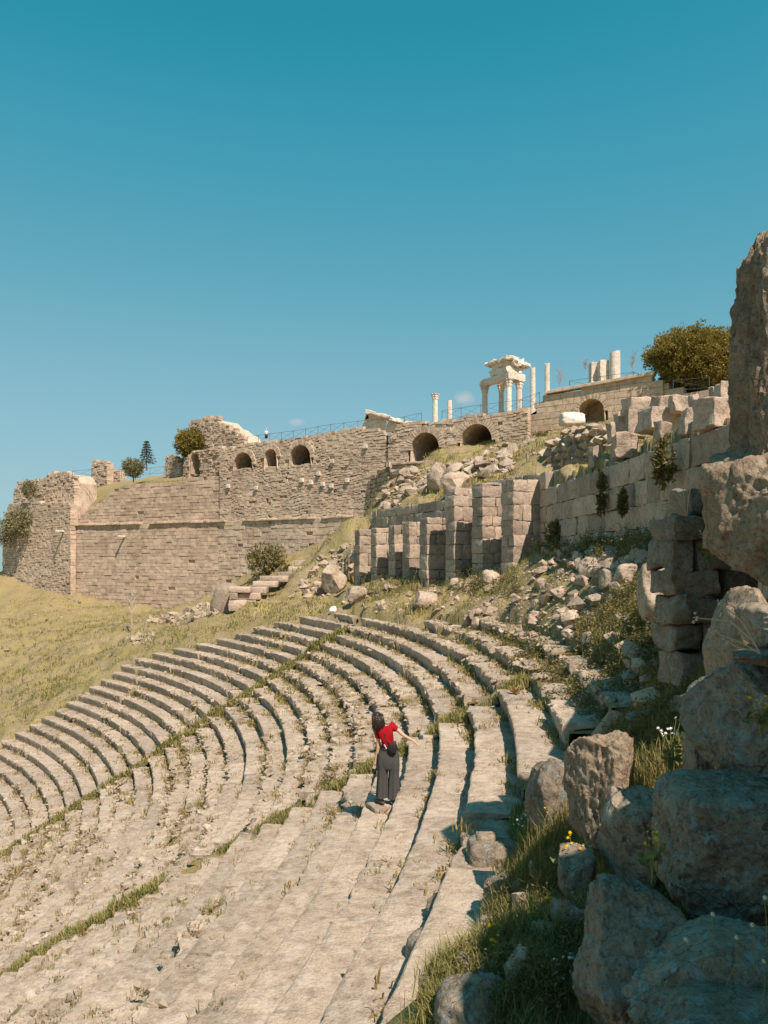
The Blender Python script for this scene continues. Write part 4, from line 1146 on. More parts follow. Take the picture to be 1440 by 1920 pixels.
YB = lambda px: 7.3 / max((px - PX0) / F, 0.05)
def ashlar_rock(label, x0, y0, x1, y1, Y, seed, yaw=0.25, depth=None, tilt=0.0, name='fallen_block', mat='ashlar'):
    a, b = P(x0, y1, Y), P(x1, y0, Y); w, h = b[0] - a[0], b[2] - a[2]; d = depth or 0.8 * w
    V, Q = box_shape(w * 0.9, h, d, seed, 6, 5, 5, 0.035, 0.045, 2.2)
    o = obj(name, V + np.array([0, 0, h / 2]), Q, M[mat], None, 30, ((a[0] + b[0]) / 2, Y + d * 0.5, a[2]), (0, tilt, yaw))
    return tag(o, label, 'block', None, 'thing')
for n, (x0, y0, x1, y1, dY, lab) in enumerate([
    (1174, 744, 1224, 768, 3.6, 'flat slab block above the shaded wall, under the left end of the block line'),
    (1228, 741, 1262, 766, 3.4, 'squared block on top of the long cracked block above the shaded wall'),
    (1261, 741, 1298, 766, 3.4, 'squared block to the right on the long cracked block'),
    (1295, 740, 1313, 766, 3.2, 'small upright block between squared blocks above the wall'),
    (1210, 764, 1282, 800, 2.6, 'long cracked block lying above the shaded retaining wall'),
    (1176, 766, 1212, 812, 2.6, 'upright broken block left of the long cracked block'),
    (1156, 770, 1178, 796, 3.0, 'small dark block at the left of the upright broken block'),
    (1144, 791, 1177, 820, 2.2, 'tilted block below the small dark block above the wall'),
    (1281, 766, 1313, 808, 1.6, 'tall lit block standing on the retaining wall right of the long block'),
    (1316, 742, 1386, 796, 1.2, 'largest fallen block, dark left end, on top of the wall'),
    (1352, 713, 1396, 746, 1.8, 'topmost square block beneath the pine tree'),
    (1332, 724, 1358, 748, 2.2, 'small tilted block leaning on the topmost square block'),
    (1230, 791, 1259, 826, 1.4, 'broken block with dark hollow just above the wall courses'),
    (1154, 812, 1200, 850, 1.2, 'rough block on the wall top below the tilted block'),
    (1108, 836, 1130, 868, 1.0, 'small upright block at the wall top beside the dry stone pile')]):
    Y = YB((x0 + x1) / 2) + dY
    ashlar_rock(lab, x0, y0, x1, y1 + 6, Y, 700 + n, 0.2 + 0.25 * math.sin(n * 2.3), None, 0.06 * math.sin(n * 1.7))

# dry stone wall: stones one by one
WDS = Wall(PXY(950, 53.0), PXY(1172, 39.0))
root = thing('dry_stone_wall', 'dark tumbled dry stone wall on the slope beneath the restored vault', 'wall', WDS.w(WDS.L / 2, 0, 4)); off = -np.array(root.location)
tS = WDS.line([(950, 872), (975, 862), (1000, 850), (1025, 830), (1050, 805), (1075, 800), (1100, 796), (1130, 790), (1150, 803), (1172, 812)])
bS = WDS.line([(950, 884), (1000, 884), (1050, 885), (1080, 886), (1110, 868), (1172, 842)])
n = 0
for a, b, z0, z1 in layout(WDS.L, lambda s: bS(s) - 0.3, tS, 0.50, 0.42, 0.85, rp, 0.25, 0.3):
    if n >= 300: break
    n += 1
    Vt, Ft = TMPL_M[int(rp.integers(12))]
    sc = np.array([(b - a) * 0.60, 0.38, (z1 - z0) * 0.62]) * rp.uniform(0.85, 1.15, 3)
    c = WDS.w((a + b) / 2, rp.normal(0, 0.10) - (z0 - 4) * 0.12, (z0 + z1) / 2)
    W = (Vt * sc); Rz = math.atan2(WDS.t[1], WDS.t[0]); ca, sa = math.cos(Rz), math.sin(Rz)
    obj('stone', W @ np.array([[ca, -sa, 0], [sa, ca, 0], [0, 0, 1]]).T + c + off, Ft, M['rock'], root)

# named boulders
big_rock('boulder', 'tall dark-faced slab leaning on the slope above the buttressed wall', 800, 866, 834, 930, None, seed=11, tilt=0.2)
big_rock('boulder', 'broad pale boulder right of the leaning slab above the buttressed wall', 824, 884, 884, 932, None, seed=12, p=2.6)
big_rock('boulder', 'large tan boulder on the slope left of the pier row', 602, 1058, 652, 1116, None, seed=13, p=3.0)
big_rock('boulder', 'angular rock at the foot of the tallest piers', 902, 1068, 938, 1102, None, seed=14)
big_rock('boulder', 'rounded boulder on the slope below the long retaining wall', 1084, 1044, 1134, 1086, None, seed=15, p=2.8)
big_rock('boulder', 'broken boulder next to the rounded one below the retaining wall', 1122, 1064, 1168, 1106, None, seed=16)
big_rock('boulder', 'cracked pale boulder with dark underside below the retaining wall', 1152, 1056, 1200, 1100, None, seed=17)
big_rock('boulder', 'big smooth boulder in shade beside the stacked block wall', 1196, 1046, 1262, 1180, None, seed=18, p=2.4, cuts=3)
big_rock('boulder', 'dark split rock in the grass under the middle piers', 772, 1108, 822, 1146, None, seed=19)
big_rock('boulder', 'pale split rock under the far piers', 645, 1098, 690, 1136, None, seed=20)
big_rock('boulder', 'pointed grey stone in the grass above the top seat row', 868, 1152, 886, 1176, None, seed=21)
big_rock('boulder', 'small upright white stone at the top of the seat rows', 617, 1136, 632, 1153, None, 'marble', seed=22, p=2.4)
big_rock('marble_block', 'white marble block lying in front of the restored wall', 1048, 774, 1096, 800, 62, 'marble', seed=23, p=6, cuts=4, cat='block')

# the stepped wall stub on the hill: long blocks in steps
root = thing('stepped_wall_stub', 'stub of squared blocks stepping up the grassy hill behind the seats', 'wall', P(470, 1120, 60)); off = -np.array(root.location)
for n, (x0, y0, x1, y1, Y) in enumerate([(428, 1100, 470, 1112, 57), (470, 1101, 500, 1113, 57.6), (430, 1112, 446, 1125, 57), (446, 1112, 488, 1125, 57.3), (428, 1125, 462, 1146, 57), (462, 1125, 480, 1140, 57.2),
                                         (473, 1090, 520, 1102, 59), (487, 1080, 540, 1092, 60.5), (540, 1062, 575, 1074, 63), (552, 1050, 598, 1062, 65), (575, 1060, 600, 1072, 64.5), (520, 1072, 556, 1084, 62)]):
    a, b = P(x0, y1, Y), P(x1, y0, Y); w, h = b[0] - a[0], b[2] - a[2]
    V, Q = box_shape(w - 0.02, h - 0.02, 1.1, 820 + n, 4, 3, 3, 0.05, 0.025)
    obj('stone_block', V + np.array([(a[0] + b[0]) / 2, Y + 0.5, (a[2] + b[2]) / 2]) + off, Q, M['ashlar'], root, True)
obj('rubble_core', rock_shape(99, 3, 4, 5, (.7, .9), .1)[0] * np.array([1.2, 1.2, 1.6]) + P(424, 1130, 59.5) + off, rock_shape(99, 3, 4, 5, (.7, .9), .1)[1], M['rock'], root, True)

# ------------------------------------------------------------------ the near rocks on the right
rf = rng(301)
def near(name, label, x0, y0, x1, y1, Y, seed, **k):
    k.setdefault('mat', 'fore'); k.setdefault('sub', 5); k.setdefault('fine', 0.055)
    return big_rock(name, label, x0, y0, x1, y1, Y, seed=seed, **k)
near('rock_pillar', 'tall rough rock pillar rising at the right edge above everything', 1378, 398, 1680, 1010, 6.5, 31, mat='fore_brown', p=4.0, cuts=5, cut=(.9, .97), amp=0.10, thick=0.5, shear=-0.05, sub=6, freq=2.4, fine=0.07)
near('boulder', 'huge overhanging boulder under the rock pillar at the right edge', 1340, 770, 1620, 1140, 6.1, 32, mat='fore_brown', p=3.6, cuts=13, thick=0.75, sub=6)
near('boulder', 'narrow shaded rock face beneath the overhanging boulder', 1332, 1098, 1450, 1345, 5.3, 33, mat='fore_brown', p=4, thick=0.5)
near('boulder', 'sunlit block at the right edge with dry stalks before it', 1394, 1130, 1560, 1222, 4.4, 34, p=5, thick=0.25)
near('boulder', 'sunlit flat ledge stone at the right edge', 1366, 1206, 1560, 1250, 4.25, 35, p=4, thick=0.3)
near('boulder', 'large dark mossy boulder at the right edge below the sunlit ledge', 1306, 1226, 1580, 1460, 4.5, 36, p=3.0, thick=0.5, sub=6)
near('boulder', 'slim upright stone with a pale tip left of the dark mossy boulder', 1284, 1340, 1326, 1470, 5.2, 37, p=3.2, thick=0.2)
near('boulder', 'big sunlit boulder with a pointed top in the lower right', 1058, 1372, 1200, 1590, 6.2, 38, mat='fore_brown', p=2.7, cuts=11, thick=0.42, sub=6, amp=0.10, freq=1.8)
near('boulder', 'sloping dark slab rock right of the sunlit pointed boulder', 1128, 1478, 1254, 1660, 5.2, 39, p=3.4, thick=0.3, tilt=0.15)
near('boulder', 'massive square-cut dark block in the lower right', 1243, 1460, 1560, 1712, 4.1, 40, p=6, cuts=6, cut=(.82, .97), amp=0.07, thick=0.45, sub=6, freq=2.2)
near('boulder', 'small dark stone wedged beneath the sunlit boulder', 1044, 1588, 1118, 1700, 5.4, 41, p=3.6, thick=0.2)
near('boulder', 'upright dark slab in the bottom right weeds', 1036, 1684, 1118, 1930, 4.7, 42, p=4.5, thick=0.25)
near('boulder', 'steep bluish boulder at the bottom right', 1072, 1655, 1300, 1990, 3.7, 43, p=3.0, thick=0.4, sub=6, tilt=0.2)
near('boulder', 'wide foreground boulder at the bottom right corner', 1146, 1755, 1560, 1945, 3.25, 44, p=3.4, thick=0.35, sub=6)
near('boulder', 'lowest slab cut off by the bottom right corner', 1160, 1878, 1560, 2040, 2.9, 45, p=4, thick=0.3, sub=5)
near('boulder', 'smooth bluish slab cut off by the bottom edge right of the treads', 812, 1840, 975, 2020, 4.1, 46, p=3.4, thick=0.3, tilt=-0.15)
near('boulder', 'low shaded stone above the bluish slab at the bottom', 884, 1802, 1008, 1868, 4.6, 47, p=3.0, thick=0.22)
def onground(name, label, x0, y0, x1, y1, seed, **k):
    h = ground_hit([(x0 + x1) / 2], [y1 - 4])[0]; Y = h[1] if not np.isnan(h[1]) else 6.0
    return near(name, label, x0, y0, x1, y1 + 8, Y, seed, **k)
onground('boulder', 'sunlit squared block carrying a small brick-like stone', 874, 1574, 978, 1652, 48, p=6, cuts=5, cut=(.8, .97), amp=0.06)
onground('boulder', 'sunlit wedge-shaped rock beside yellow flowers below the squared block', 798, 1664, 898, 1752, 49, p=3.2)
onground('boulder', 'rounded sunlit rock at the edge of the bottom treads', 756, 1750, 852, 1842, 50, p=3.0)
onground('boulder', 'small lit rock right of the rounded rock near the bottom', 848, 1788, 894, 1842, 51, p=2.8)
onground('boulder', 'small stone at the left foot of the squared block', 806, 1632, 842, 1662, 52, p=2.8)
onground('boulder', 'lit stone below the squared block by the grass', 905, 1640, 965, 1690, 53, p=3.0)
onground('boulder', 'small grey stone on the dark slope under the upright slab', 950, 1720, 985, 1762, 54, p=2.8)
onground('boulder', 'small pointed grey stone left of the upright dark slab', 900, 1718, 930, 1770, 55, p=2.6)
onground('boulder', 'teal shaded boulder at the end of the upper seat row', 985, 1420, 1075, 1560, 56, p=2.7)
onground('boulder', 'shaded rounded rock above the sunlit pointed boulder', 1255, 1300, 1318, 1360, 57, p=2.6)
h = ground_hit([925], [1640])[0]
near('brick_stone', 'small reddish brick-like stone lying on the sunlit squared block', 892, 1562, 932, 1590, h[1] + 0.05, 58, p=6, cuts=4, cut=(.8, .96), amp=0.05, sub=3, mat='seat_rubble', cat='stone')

# stacked block wall, then an added unseen wall that shades the slope
WF = Wall((2.95, 8.35), (6.9, 9.3))
root = thing('stacked_block_wall', 'stack of big rough blocks standing right, a lit block on top', 'wall', (3.4, 8.4, -1.4)); off = -np.array(root.location)
for n, (x0, y0, x1, y1, Y) in enumerate([(1290, 914, 1368, 968, 8.3), (1256, 966, 1316, 1012, 8.2), (1316, 968, 1344, 1012, 8.45), (1346, 968, 1400, 1012, 8.4), (1252, 1012, 1298, 1070, 8.2), (1298, 1011, 1372, 1070, 8.3),
                                         (1254, 1070, 1350, 1119, 8.2), (1350, 1070, 1420, 1119, 8.4), (1257, 1119, 1348, 1171, 8.2), (1348, 1119, 1420, 1171, 8.4), (1260, 1171, 1318, 1225, 8.25), (1318, 1171, 1420, 1230, 8.3), (1262, 1225, 1400, 1290, 8.3)]):
    a, b = P(x0, y1, Y), P(x1, y0, Y); w, hh = b[0] - a[0], b[2] - a[2]
    V, Q = box_shape(w - 0.012, hh - 0.012, 0.55, 860 + n, 8, 5, 6, 0.025 if n else 0.05, 0.03, 3.0)
    ca, sa = math.cos(0.12), math.sin(0.12)
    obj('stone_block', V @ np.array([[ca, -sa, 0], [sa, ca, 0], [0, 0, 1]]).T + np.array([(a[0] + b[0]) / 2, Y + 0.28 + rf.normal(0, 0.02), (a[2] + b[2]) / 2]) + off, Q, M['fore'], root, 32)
wx = Wall((3.75, 6.6), (5.75, 11.9))  # out-of-view masonry added to throw shade over the slope
o = stuff_masonry(wx, layout(wx.L, lambda s: s * 0 - 1.2, lambda s: np.interp(s, [0, 1, 3.5, 5.6], [1.7, 1.8, 2.3, 2.9]), 0.5, 0.6, 1.3, rf, 0.1), rf, (0.0, 0.05), 0.04, 0.8).build('unseen_masonry', M['ashlar'], root); tag(o, kind='stuff'); o.location = off

# unseen rock added right of the camera to shade the near boulders
V, Fc = rock_shape(61, 5, 4.5, 9, (0.8, 0.95), 0.12, 1.5, 5, 0.04)
tag(obj('shade_rock', V * np.array([1.5, 2.3, 2.7]), Fc, M['fore'], None, 50, (3.4, 0.75, 0.0)), 'unseen rough rock added beyond the right edge to shade the foreground', 'rock', None, 'thing')

# ------------------------------------------------------------------ grass, weeds and flowers
rv = rng(505)
def blades(n, spread, h, w, seed, bend=0.5, fan=0.35):
    """a tuft of tapering blades (two triangles each, bent once)"""
    r = rng(seed); V = []; T = []
    for i in range(n):
        a = r.uniform(0, 2 * math.pi); b = np.array([r.normal(0, spread), r.normal(0, spread), -0.05 * h])
        d = np.array([math.cos(a), math.sin(a), 0]); s = np.array([-d[1], d[0], 0]); L = h * r.uniform(0.55, 1.1); ln = r.uniform(0.05, fan)
        m = b + d * L * ln * 0.4 + np.array([0, 0, L * 0.6]); t = b + d * L * (ln + bend * r.uniform(0.2, 1)) * 0.8 + np.array([0, 0, L * r.uniform(0.75, 1.0)])
        k = len(V); V += [b - s * w, b + s * w, m + s * w * 0.7, m - s * w * 0.7, t]
        T += [[k, k + 1, k + 2], [k, k + 2, k + 3], [k + 3, k + 2, k + 4]]
    return np.array(V), np.array(T)
def weeds(n, h, seed, leaf=0.05):
    """a herb: stems with small leaf quads"""
    r = rng(seed); V = []; T = []
    for i in range(n):
        a = r.uniform(0, 2 * math.pi); d = np.array([math.cos(a), math.sin(a), 0]); L = h * r.uniform(0.5, 1.1); ln = r.uniform(0.1, 0.5)
        b = np.array([r.normal(0, 0.03), r.normal(0, 0.03), 0]); s = np.array([-d[1], d[0], 0]) * 0.004; t = b + d * L * ln + np.array([0, 0, L])
        k = len(V); V += [b - s, b + s, t]; T += [[k, k + 1, k + 2]]
        for q in range(5):
            f = r.uniform(0.25, 1.0); p = b + (t - b) * f; u = r.normal(size=3); u[2] = abs(u[2]) * 0.5; u /= np.linalg.norm(u); v = np.cross(u, r.normal(size=3)); v /= np.linalg.norm(v) + 1e-9
            l = leaf * r.uniform(0.6, 1.5); k = len(V); V += [p, p + u * l * 0.5 + v * l * 0.25, p + u * l, p + u * l * 0.5 - v * l * 0.25]; T += [[k, k + 1, k + 2], [k, k + 2, k + 3]]
    return np.array(V), np.array(T)
TG_NEAR = [blades(9, 0.035, 0.2, 0.0035, 10 + i) for i in range(8)]
TG_MID = [blades(7, 0.08, 0.22, 0.012, 30 + i) for i in range(8)]
TG_FAR = [blades(4, 0.16, 0.26, 0.026, 50 + i) for i in range(8)]
TW = [weeds(6, 0.24, 70 + i, 0.032) for i in range(8)]

def on_seats(x, y):
    k, th = kth(x, y)
    e = np.interp(k, EDGE_K, EDGE_A)
    near_cut = np.where(k < 6.9, -27.0, np.where(k < 8.0, -10.5, -8.5))
    return (k < np.interp(th, [9, 9.5, 15, 15.5], [9.9, 8.9, 8.9, 7.9])) & (th > near_cut) & (th < e + 0.15)

GR = {'near': [[], []], 'mid': [[], []], 'far': [[], []]}
def add_grass(pos, size):
    d = np.hypot(pos[:, 0], pos[:, 1])
    for key, m in (('near', d < 9.5), ('mid', (d >= 9.5) & (d < 34)), ('far', d >= 34)):
        GR[key][0].append(pos[m]); GR[key][1].append(size[m])

# open slopes
N = 190000
rad = np.exp(rv.uniform(np.log(3.2), np.log(135), N)); ang = np.radians(rv.uniform(-31, 29, N))
x, y = rad * np.sin(ang), rad * np.cos(ang)
patch = fbm2(x * 0.22, y * 0.22, 91, 4) + 0.55 * fbm2(x * 1.3, y * 1.3, 92, 3)
sd = split_dist(x, y)
keep = (~on_seats(x, y)) & (patch > -0.18) & (np.abs(sd - 0.3) > 0.55)
keep &= ~((sd > 0) & (y < 13))
x, y, patch, rad = x[keep], y[keep], patch[keep], rad[keep]
z = ground_z(x, y)
add_grass(np.stack([x, y, z], 1), (0.5 + 1.0 * np.clip(patch, 0, 0.6)) * rv.uniform(0.4, 1.6, len(x)) * np.where(y > 45, 1.0, 0.85))
# dry grass over the near bank
q = np.concatenate([in_poly([(760, 1840), (870, 1640), (1060, 1560), (1130, 1660), (1050, 1900), (780, 1910)], 2600, rv), in_poly([(1090, 1180), (1200, 1100), (1260, 1210), (1320, 1400), (1180, 1440), (1090, 1350)], 2600, rv)])
H = ground_hit(q[:, 0], q[:, 1]); H = H[~np.isnan(H[:, 0])]; H = H[~on_seats(H[:, 0], H[:, 1])]
add_grass(H, rv.uniform(0.3, 0.75, len(H)))
# stairways
for A, k0, k1, n in ((A1, -20, 6.5, 6000), (A2, -13, 8, 9000)):
    k = rv.uniform(k0, k1, n); a = A + np.clip(rv.normal(0, 0.26, n), -0.6, 0.6); X, Y = polv(rk(k), a)
    pt = fbm2(X * 0.8, Y * 0.8, 95, 3); m = pt > -0.26
    add_grass(np.stack([X, Y, z_aisle(k) - 0.2], 1)[m], (rv.uniform(0.5, 1.3, n) * (0.8 + np.clip(pt, 0, 0.6)))[m])
# in the rows
ts = np.array(TUFT_SPOTS); DRY = []
for rep in range(3):
    q = ts[:, :3] + np.stack([rv.normal(0, 0.07, len(ts)), rv.normal(0, 0.10, len(ts)), np.zeros(len(ts))], 1)
    dry = rv.random(len(ts)) < 0.55
    add_grass(q[~dry] - np.array([0, 0, 0.02]), (ts[:, 3] * rv.uniform(0.45, 1.1, len(ts)))[~dry])
    DRY.append(np.concatenate([q, (ts[:, 3] * rv.uniform(0.45, 1.1, len(ts)))[:, None]], 1)[dry])
# skyline meadow and terrace edges
n = 2600; u = rv.uniform(0, WA.L, n); d = rv.uniform(0.6, 14, n); w_ = WA.w(u, -d, 0); tA = topA(u)
add_grass(np.stack([w_[:, 0] - 4 * d / 16, w_[:, 1], tA * (1 - np.clip((d - .9) / 14, 0, 1)) + 13.2 * np.clip((d - .9) / 14, 0, 1) - 0.1], 1), rv.uniform(0.7, 1.3, n))
for key, T, nm, lab in (('near', TG_NEAR, 'near_grass', 'fine dry grass among the foreground rocks'), ('mid', TG_MID, 'grass', 'dry green grass in the rows, stairways and slopes'), ('far', TG_FAR, 'hillside_grass', 'yellow green grass over the far hillside')):
    p = np.concatenate(GR[key][0]); s = np.concatenate(GR[key][1]); n = len(p)
    o = scatter_mesh(T, p, s[:, None] * rv.uniform(0.8, 1.2, (n, 3)), rotmats(rv, n, 0.25), rv.integers(0, 8, n)).build(nm, M['grass'])
    tag(o, lab, 'grass', None, 'stuff')

D = np.concatenate(DRY); n = len(D)
o = scatter_mesh(TG_MID, D[:, :3] - np.array([0, 0, 0.02]), D[:, 3:] * np.array([1.3, 1.3, 0.7]) * rv.uniform(0.8, 1.2, (n, 3)), rotmats(rv, n, 0.3), rv.integers(0, 8, n)).build('dry_tufts', M['drygrass'])
tag(o, 'golden dry tufts growing in the joints of the seat rows', 'grass', None, 'stuff')

# weeds in the shaded foreground and along the walls
q = np.concatenate([in_poly([(1085, 1180), (1200, 1090), (1260, 1200), (1340, 1380), (1180, 1440), (1080, 1360)], 900, rv),
                    in_poly([(940, 1660), (1040, 1640), (1130, 1660), (1060, 1900), (860, 1910), (800, 1870), (880, 1760)], 800, rv),
                    in_poly([(1100, 1600), (1440, 1560), (1440, 1900), (1120, 1900)], 250, rv),
                    in_poly([(980, 1030), (1240, 1000), (1200, 1060), (1060, 1060)], 220, rv),
                    in_poly([(880, 1180), (1000, 1190), (1100, 1290), (1060, 1330), (960, 1250)], 500, rv),
                    in_poly([(0, 1150), (250, 1160), (400, 1190), (200, 1240), (0, 1370)], 260, rv),
                    in_poly([(650, 1090), (960, 1070), (980, 1120), (700, 1120)], 250, rv)])
H = ground_hit(q[:, 0], q[:, 1]); H = H[~np.isnan(H[:, 0])]; H = H[~on_seats(H[:, 0], H[:, 1]) | (kth(H[:, 0], H[:, 1])[0] > 8.0)]; n = len(H)
o = scatter_mesh(TW, H, (rv.uniform(0.5, 1.15, n) * np.clip(H[:, 1] / 9, 0.7, 2.2))[:, None] * np.ones((n, 3)), rotmats(rv, n, 0.3), rv.integers(0, 8, n)).build('weeds', M['herb'])
tag(o, 'tangled green weeds among the shaded rocks', 'weeds', None, 'stuff')

# flowers one can point at
M['yellow'] = plain('yellow_petals', (0.75, 0.42, 0.015), 0.7, 0.1)
M['white'] = plain('white_petals', (0.78, 0.76, 0.70), 0.7, 0.1)
M['stem'] = plain('flower_stems', (0.16, 0.17, 0.06), 0.8, 0.1)
def flower_head(r_, n, seed, dome=0.4):
    V = [[0, 0, r_ * dome]]; T = []
    for i in range(n):
        a = 2 * math.pi * i / n; b = a + 2 * math.pi / n * 0.5; c = a + 2 * math.pi / n * 0.98
        V += [[r_ * math.cos(a) * 0.35, r_ * math.sin(a) * 0.35, r_ * 0.15], [r_ * math.cos(b), r_ * math.sin(b), 0], [r_ * math.cos(c) * 0.35, r_ * math.sin(c) * 0.35, r_ * 0.15]]
        k = 1 + 3 * i; T += [[0, k, k + 2], [k, k + 1, k + 2]]
    return np.array(V, float), np.array(T)
def flower_plant(px, py, Y, h, nst, mat, hr, label, name, cat='flower', group=None, spread=0.35, seed=1):
    r = rng(seed)
    if Y is None:
        g = ground_hit([px], [py])[0]; base = g if not np.isnan(g[0]) else P(px, py, 6.0)
    else: base = P(px, py, Y)
    root = thing(name, label, cat, base, group=group); st = MB(); h = h * 1.35
    for i in range(nst):
        a = r.uniform(0, 6.28); L = h * r.uniform(0.6, 1.1); s = spread * r.uniform(0.2, 1) * L
        t = np.array([math.cos(a) * s, math.sin(a) * s, L]); pts = np.array([[0, 0, -0.05], t * np.array([0.3, 0.3, 0.5]), t]); st.add(*tube(pts, [0.003, 0.0025, 0.002], 4, False))
        hd, ft = flower_head(hr * r.uniform(0.8, 1.2), 7, i)
        for j in range(3 if mat == 'yellow' else 2):
            q = t + (r.normal(0, hr * 1.6, 3) if j else 0)
            tilt = r.normal(0, 0.4, 2); Rm = np.array(Euler((tilt[0] - 0.5, tilt[1], r.uniform(0, 6))).to_matrix())
            obj('flower_head', hd @ Rm.T + q, ft, M[mat], root)
    lv, lf = weeds(5, h * 0.7, seed + 7, 0.06); st.add(lv, lf)
    st.build('stems', M['stem'], root)
for n, (px, py, Y, h, ns, hr, lab) in enumerate([
    (842, 1668, None, 0.22, 9, 0.020, 'yellow wildflower clump left of the sunlit squared block'),
    (806, 1758, None, 0.18, 8, 0.018, 'yellow wildflower clump beside the wedge-shaped rock'),
    (1076, 1640, 5.6, 0.18, 7, 0.018, 'yellow wildflower sprig just under the sunlit pointed boulder'),
    (925, 1800, None, 0.18, 7, 0.017, 'yellow wildflower clump near the bottom in front of the weeds'),
    (1000, 1760, None, 0.20, 6, 0.016, 'scattered yellow wildflower in the shaded weeds by the upright slab'),
    (1222, 1640, 3.9, 0.15, 6, 0.013, 'yellow wildflower growing before the massive square-cut block'),
    (1428, 1372, 4.2, 0.14, 6, 0.015, 'yellow wildflower on the dark mossy boulder at the right edge'),
    (1030, 1560, None, 0.20, 5, 0.016, 'yellow wildflower at the left of the sunlit pointed boulder')]):
    flower_plant(px, py, Y, h, ns, 'yellow', hr, lab, 'yellow_wildflower', group='yellow wildflowers', seed=600 + n)
for n, (px, py, Y, h, ns, hr, lab) in enumerate([
    (985, 1590, None, 0.30, 8, 0.022, 'white flowering weed above the sunlit squared block'),
    (1258, 1440, 5.6, 0.24, 9, 0.016, 'white flowering weed right of the sunlit pointed boulder'),
    (1085, 1760, 5.0, 0.22, 6, 0.013, 'small white flowers in front of the upright dark slab'),
    (1330, 1060, 8.0, 0.24, 5, 0.020, 'white flowering weed growing from the stacked block wall'),
    (1050, 1880, 4.4, 0.2, 6, 0.014, 'white flowers at the bottom beside the upright slab')]):
    flower_plant(px, py, Y, h, ns, 'white', hr, lab, 'white_wildflower', group='white wildflowers', seed=640 + n)
def daisy(px, py, Y, r_, label, seed):
    c = P(px, py, Y); rt = rng(seed); root = thing('daisy', label, 'flower', c - np.array([0, 0, 0.16]), group='daisies at the bottom right')
    hd, ft = flower_head(r_, 12, seed, 0.1); Rm = np.array(Euler((1.0 + rt.normal(0, .2), rt.normal(0, 0.3), 0)).to_matrix())
    obj('petals', hd @ Rm.T + np.array([0, 0, 0.16]), ft, M['white'], root)
    d2, f2 = ico(1); obj('flower_disc', (d2 * r_ * 0.36) * np.array([1, 1, 0.6]) @ Rm.T + np.array([0, -0.2 * r_, 0.16 + 0.1 * r_]), f2, M['yellow'], root)
    V, Fs = tube(np.array([[rt.normal(0, .03), 0.02, -0.02], [0.01, 0.01, 0.08], [0, 0.004, 0.157]]), 0.0016, 4); obj('stem', V, Fs, M['stem'], root)
for n, (px, py, lab) in enumerate([(1434, 1683, 'daisy at the right edge under the square-cut block'), (1336, 1714, 'daisy left of the others below the square-cut block'), (1410, 1734, 'double daisy in the middle of the bottom right daisies'),
                                   (1381, 1758, 'daisy seen from the side below the double daisy'), (1286, 1762, 'small pale daisy over the bluish foreground boulder'), (1432, 1802, 'pinkish daisy low at the right edge')]):
    daisy(px, py, 2.75, 0.011, lab, 900 + n)

def leaf_clumps(n, radii, centre, leaf, seed, shell=0.55, flat=1.0, lobes=None):
    """leaf-sized faces through the volume of a crown"""
    r = rng(seed); u = r.normal(size=(n, 3)); u /= np.linalg.norm(u, axis=1, keepdims=True)
    rad = r.uniform(shell ** 3, 1, n) ** (1 / 3)
    lump = 1 + 0.22 * fbm(u * 2.2 + seed, seed, 3) * 2
    p = u * (rad * lump)[:, None] * np.array(radii) + np.array(centre)
    keep = fbm(p * (2.4 / max(radii)) + seed * 2, seed + 3, 3) > -0.22
    p, u = p[keep], u[keep]; m = len(p)
    d = u + r.normal(0, 0.7, (m, 3)); d[:, 2] += 0.25; d /= np.linalg.norm(d, axis=1, keepdims=True)
    s = np.cross(d, r.normal(size=(m, 3))); s /= np.linalg.norm(s, axis=1, keepdims=True) + 1e-9
    L = leaf * r.uniform(0.6, 1.4, m)[:, None]
    V = np.stack([p - s * L * 0.35, p + s * L * 0.35, p + d * L], 1)
    return V.reshape(-1, 3), np.arange(3 * m).reshape(-1, 3)
# shrubs on walls and slopes
for n, (px, py, Y, rx, rz, mat, lab) in enumerate([
    (1245, 868, 19.7, 0.25, 0.6, 'herb', 'green shrub hanging from a joint of the shaded retaining wall'),
    (1128, 925, 25.3, 0.14, 0.7, 'herb', 'dark plant streak growing down the retaining wall'),
    (1168, 942, 23.0, 0.12, 0.38, 'herb', 'small dark plant in the middle of the retaining wall'),
    (500, 1050, 98.0, 2.6, 2.0, 'herb', 'bush at the foot of the terrace wall above the stepped stub'),
    (535, 1075, 70.0, 0.7, 0.8, 'herb', 'small bush among blocks on the hill'),
    (35, 978, 128.0, 2.4, 2.6, 'olive', 'dry bush growing out of the far left tower base'),
    (55, 918, 128.0, 1.2, 1.6, 'olive', 'dry bush on the broken left tower'),
    (8, 1000, 130.0, 1.6, 2.4, 'olive', 'bush at the foot of the far left tower by the picture edge'),
    (716, 980, 55.0, 0.5, 0.5, 'olive', 'dry straw bush at the far end of the buttressed wall'),
    (1050, 1000, 31.5, 0.6, 0.5, 'herb', 'green weed clump between the nearest pier and retaining wall'),
    (1010, 825, 78.0, 1.0, 0.8, 'herb', 'dark shrub in the right corner of the second big vault')]):
    c = P(px, py, Y); root = thing('shrub', lab, 'shrub', c - np.array([0, 0, rz])); nn = int(700 + 900 * min(rx, 1.5))
    V, T = leaf_clumps(nn, (rx, rx * 0.8, rz), (0, 0, rz), 0.10 + 0.10 * rx, 950 + n, 0.2); obj('foliage', V, T, M[mat], root)
    st = MB()
    for i in range(4): st.add(*tube(np.array([[0, 0.1, -0.1], [rv.normal(0, rx * .3), 0.05, rz * 0.8], [rv.normal(0, rx * .6), 0, rz * 1.5]]), [0.02, 0.015, 0.006], 4, False))
    st.build('stems', M['bark'], root)

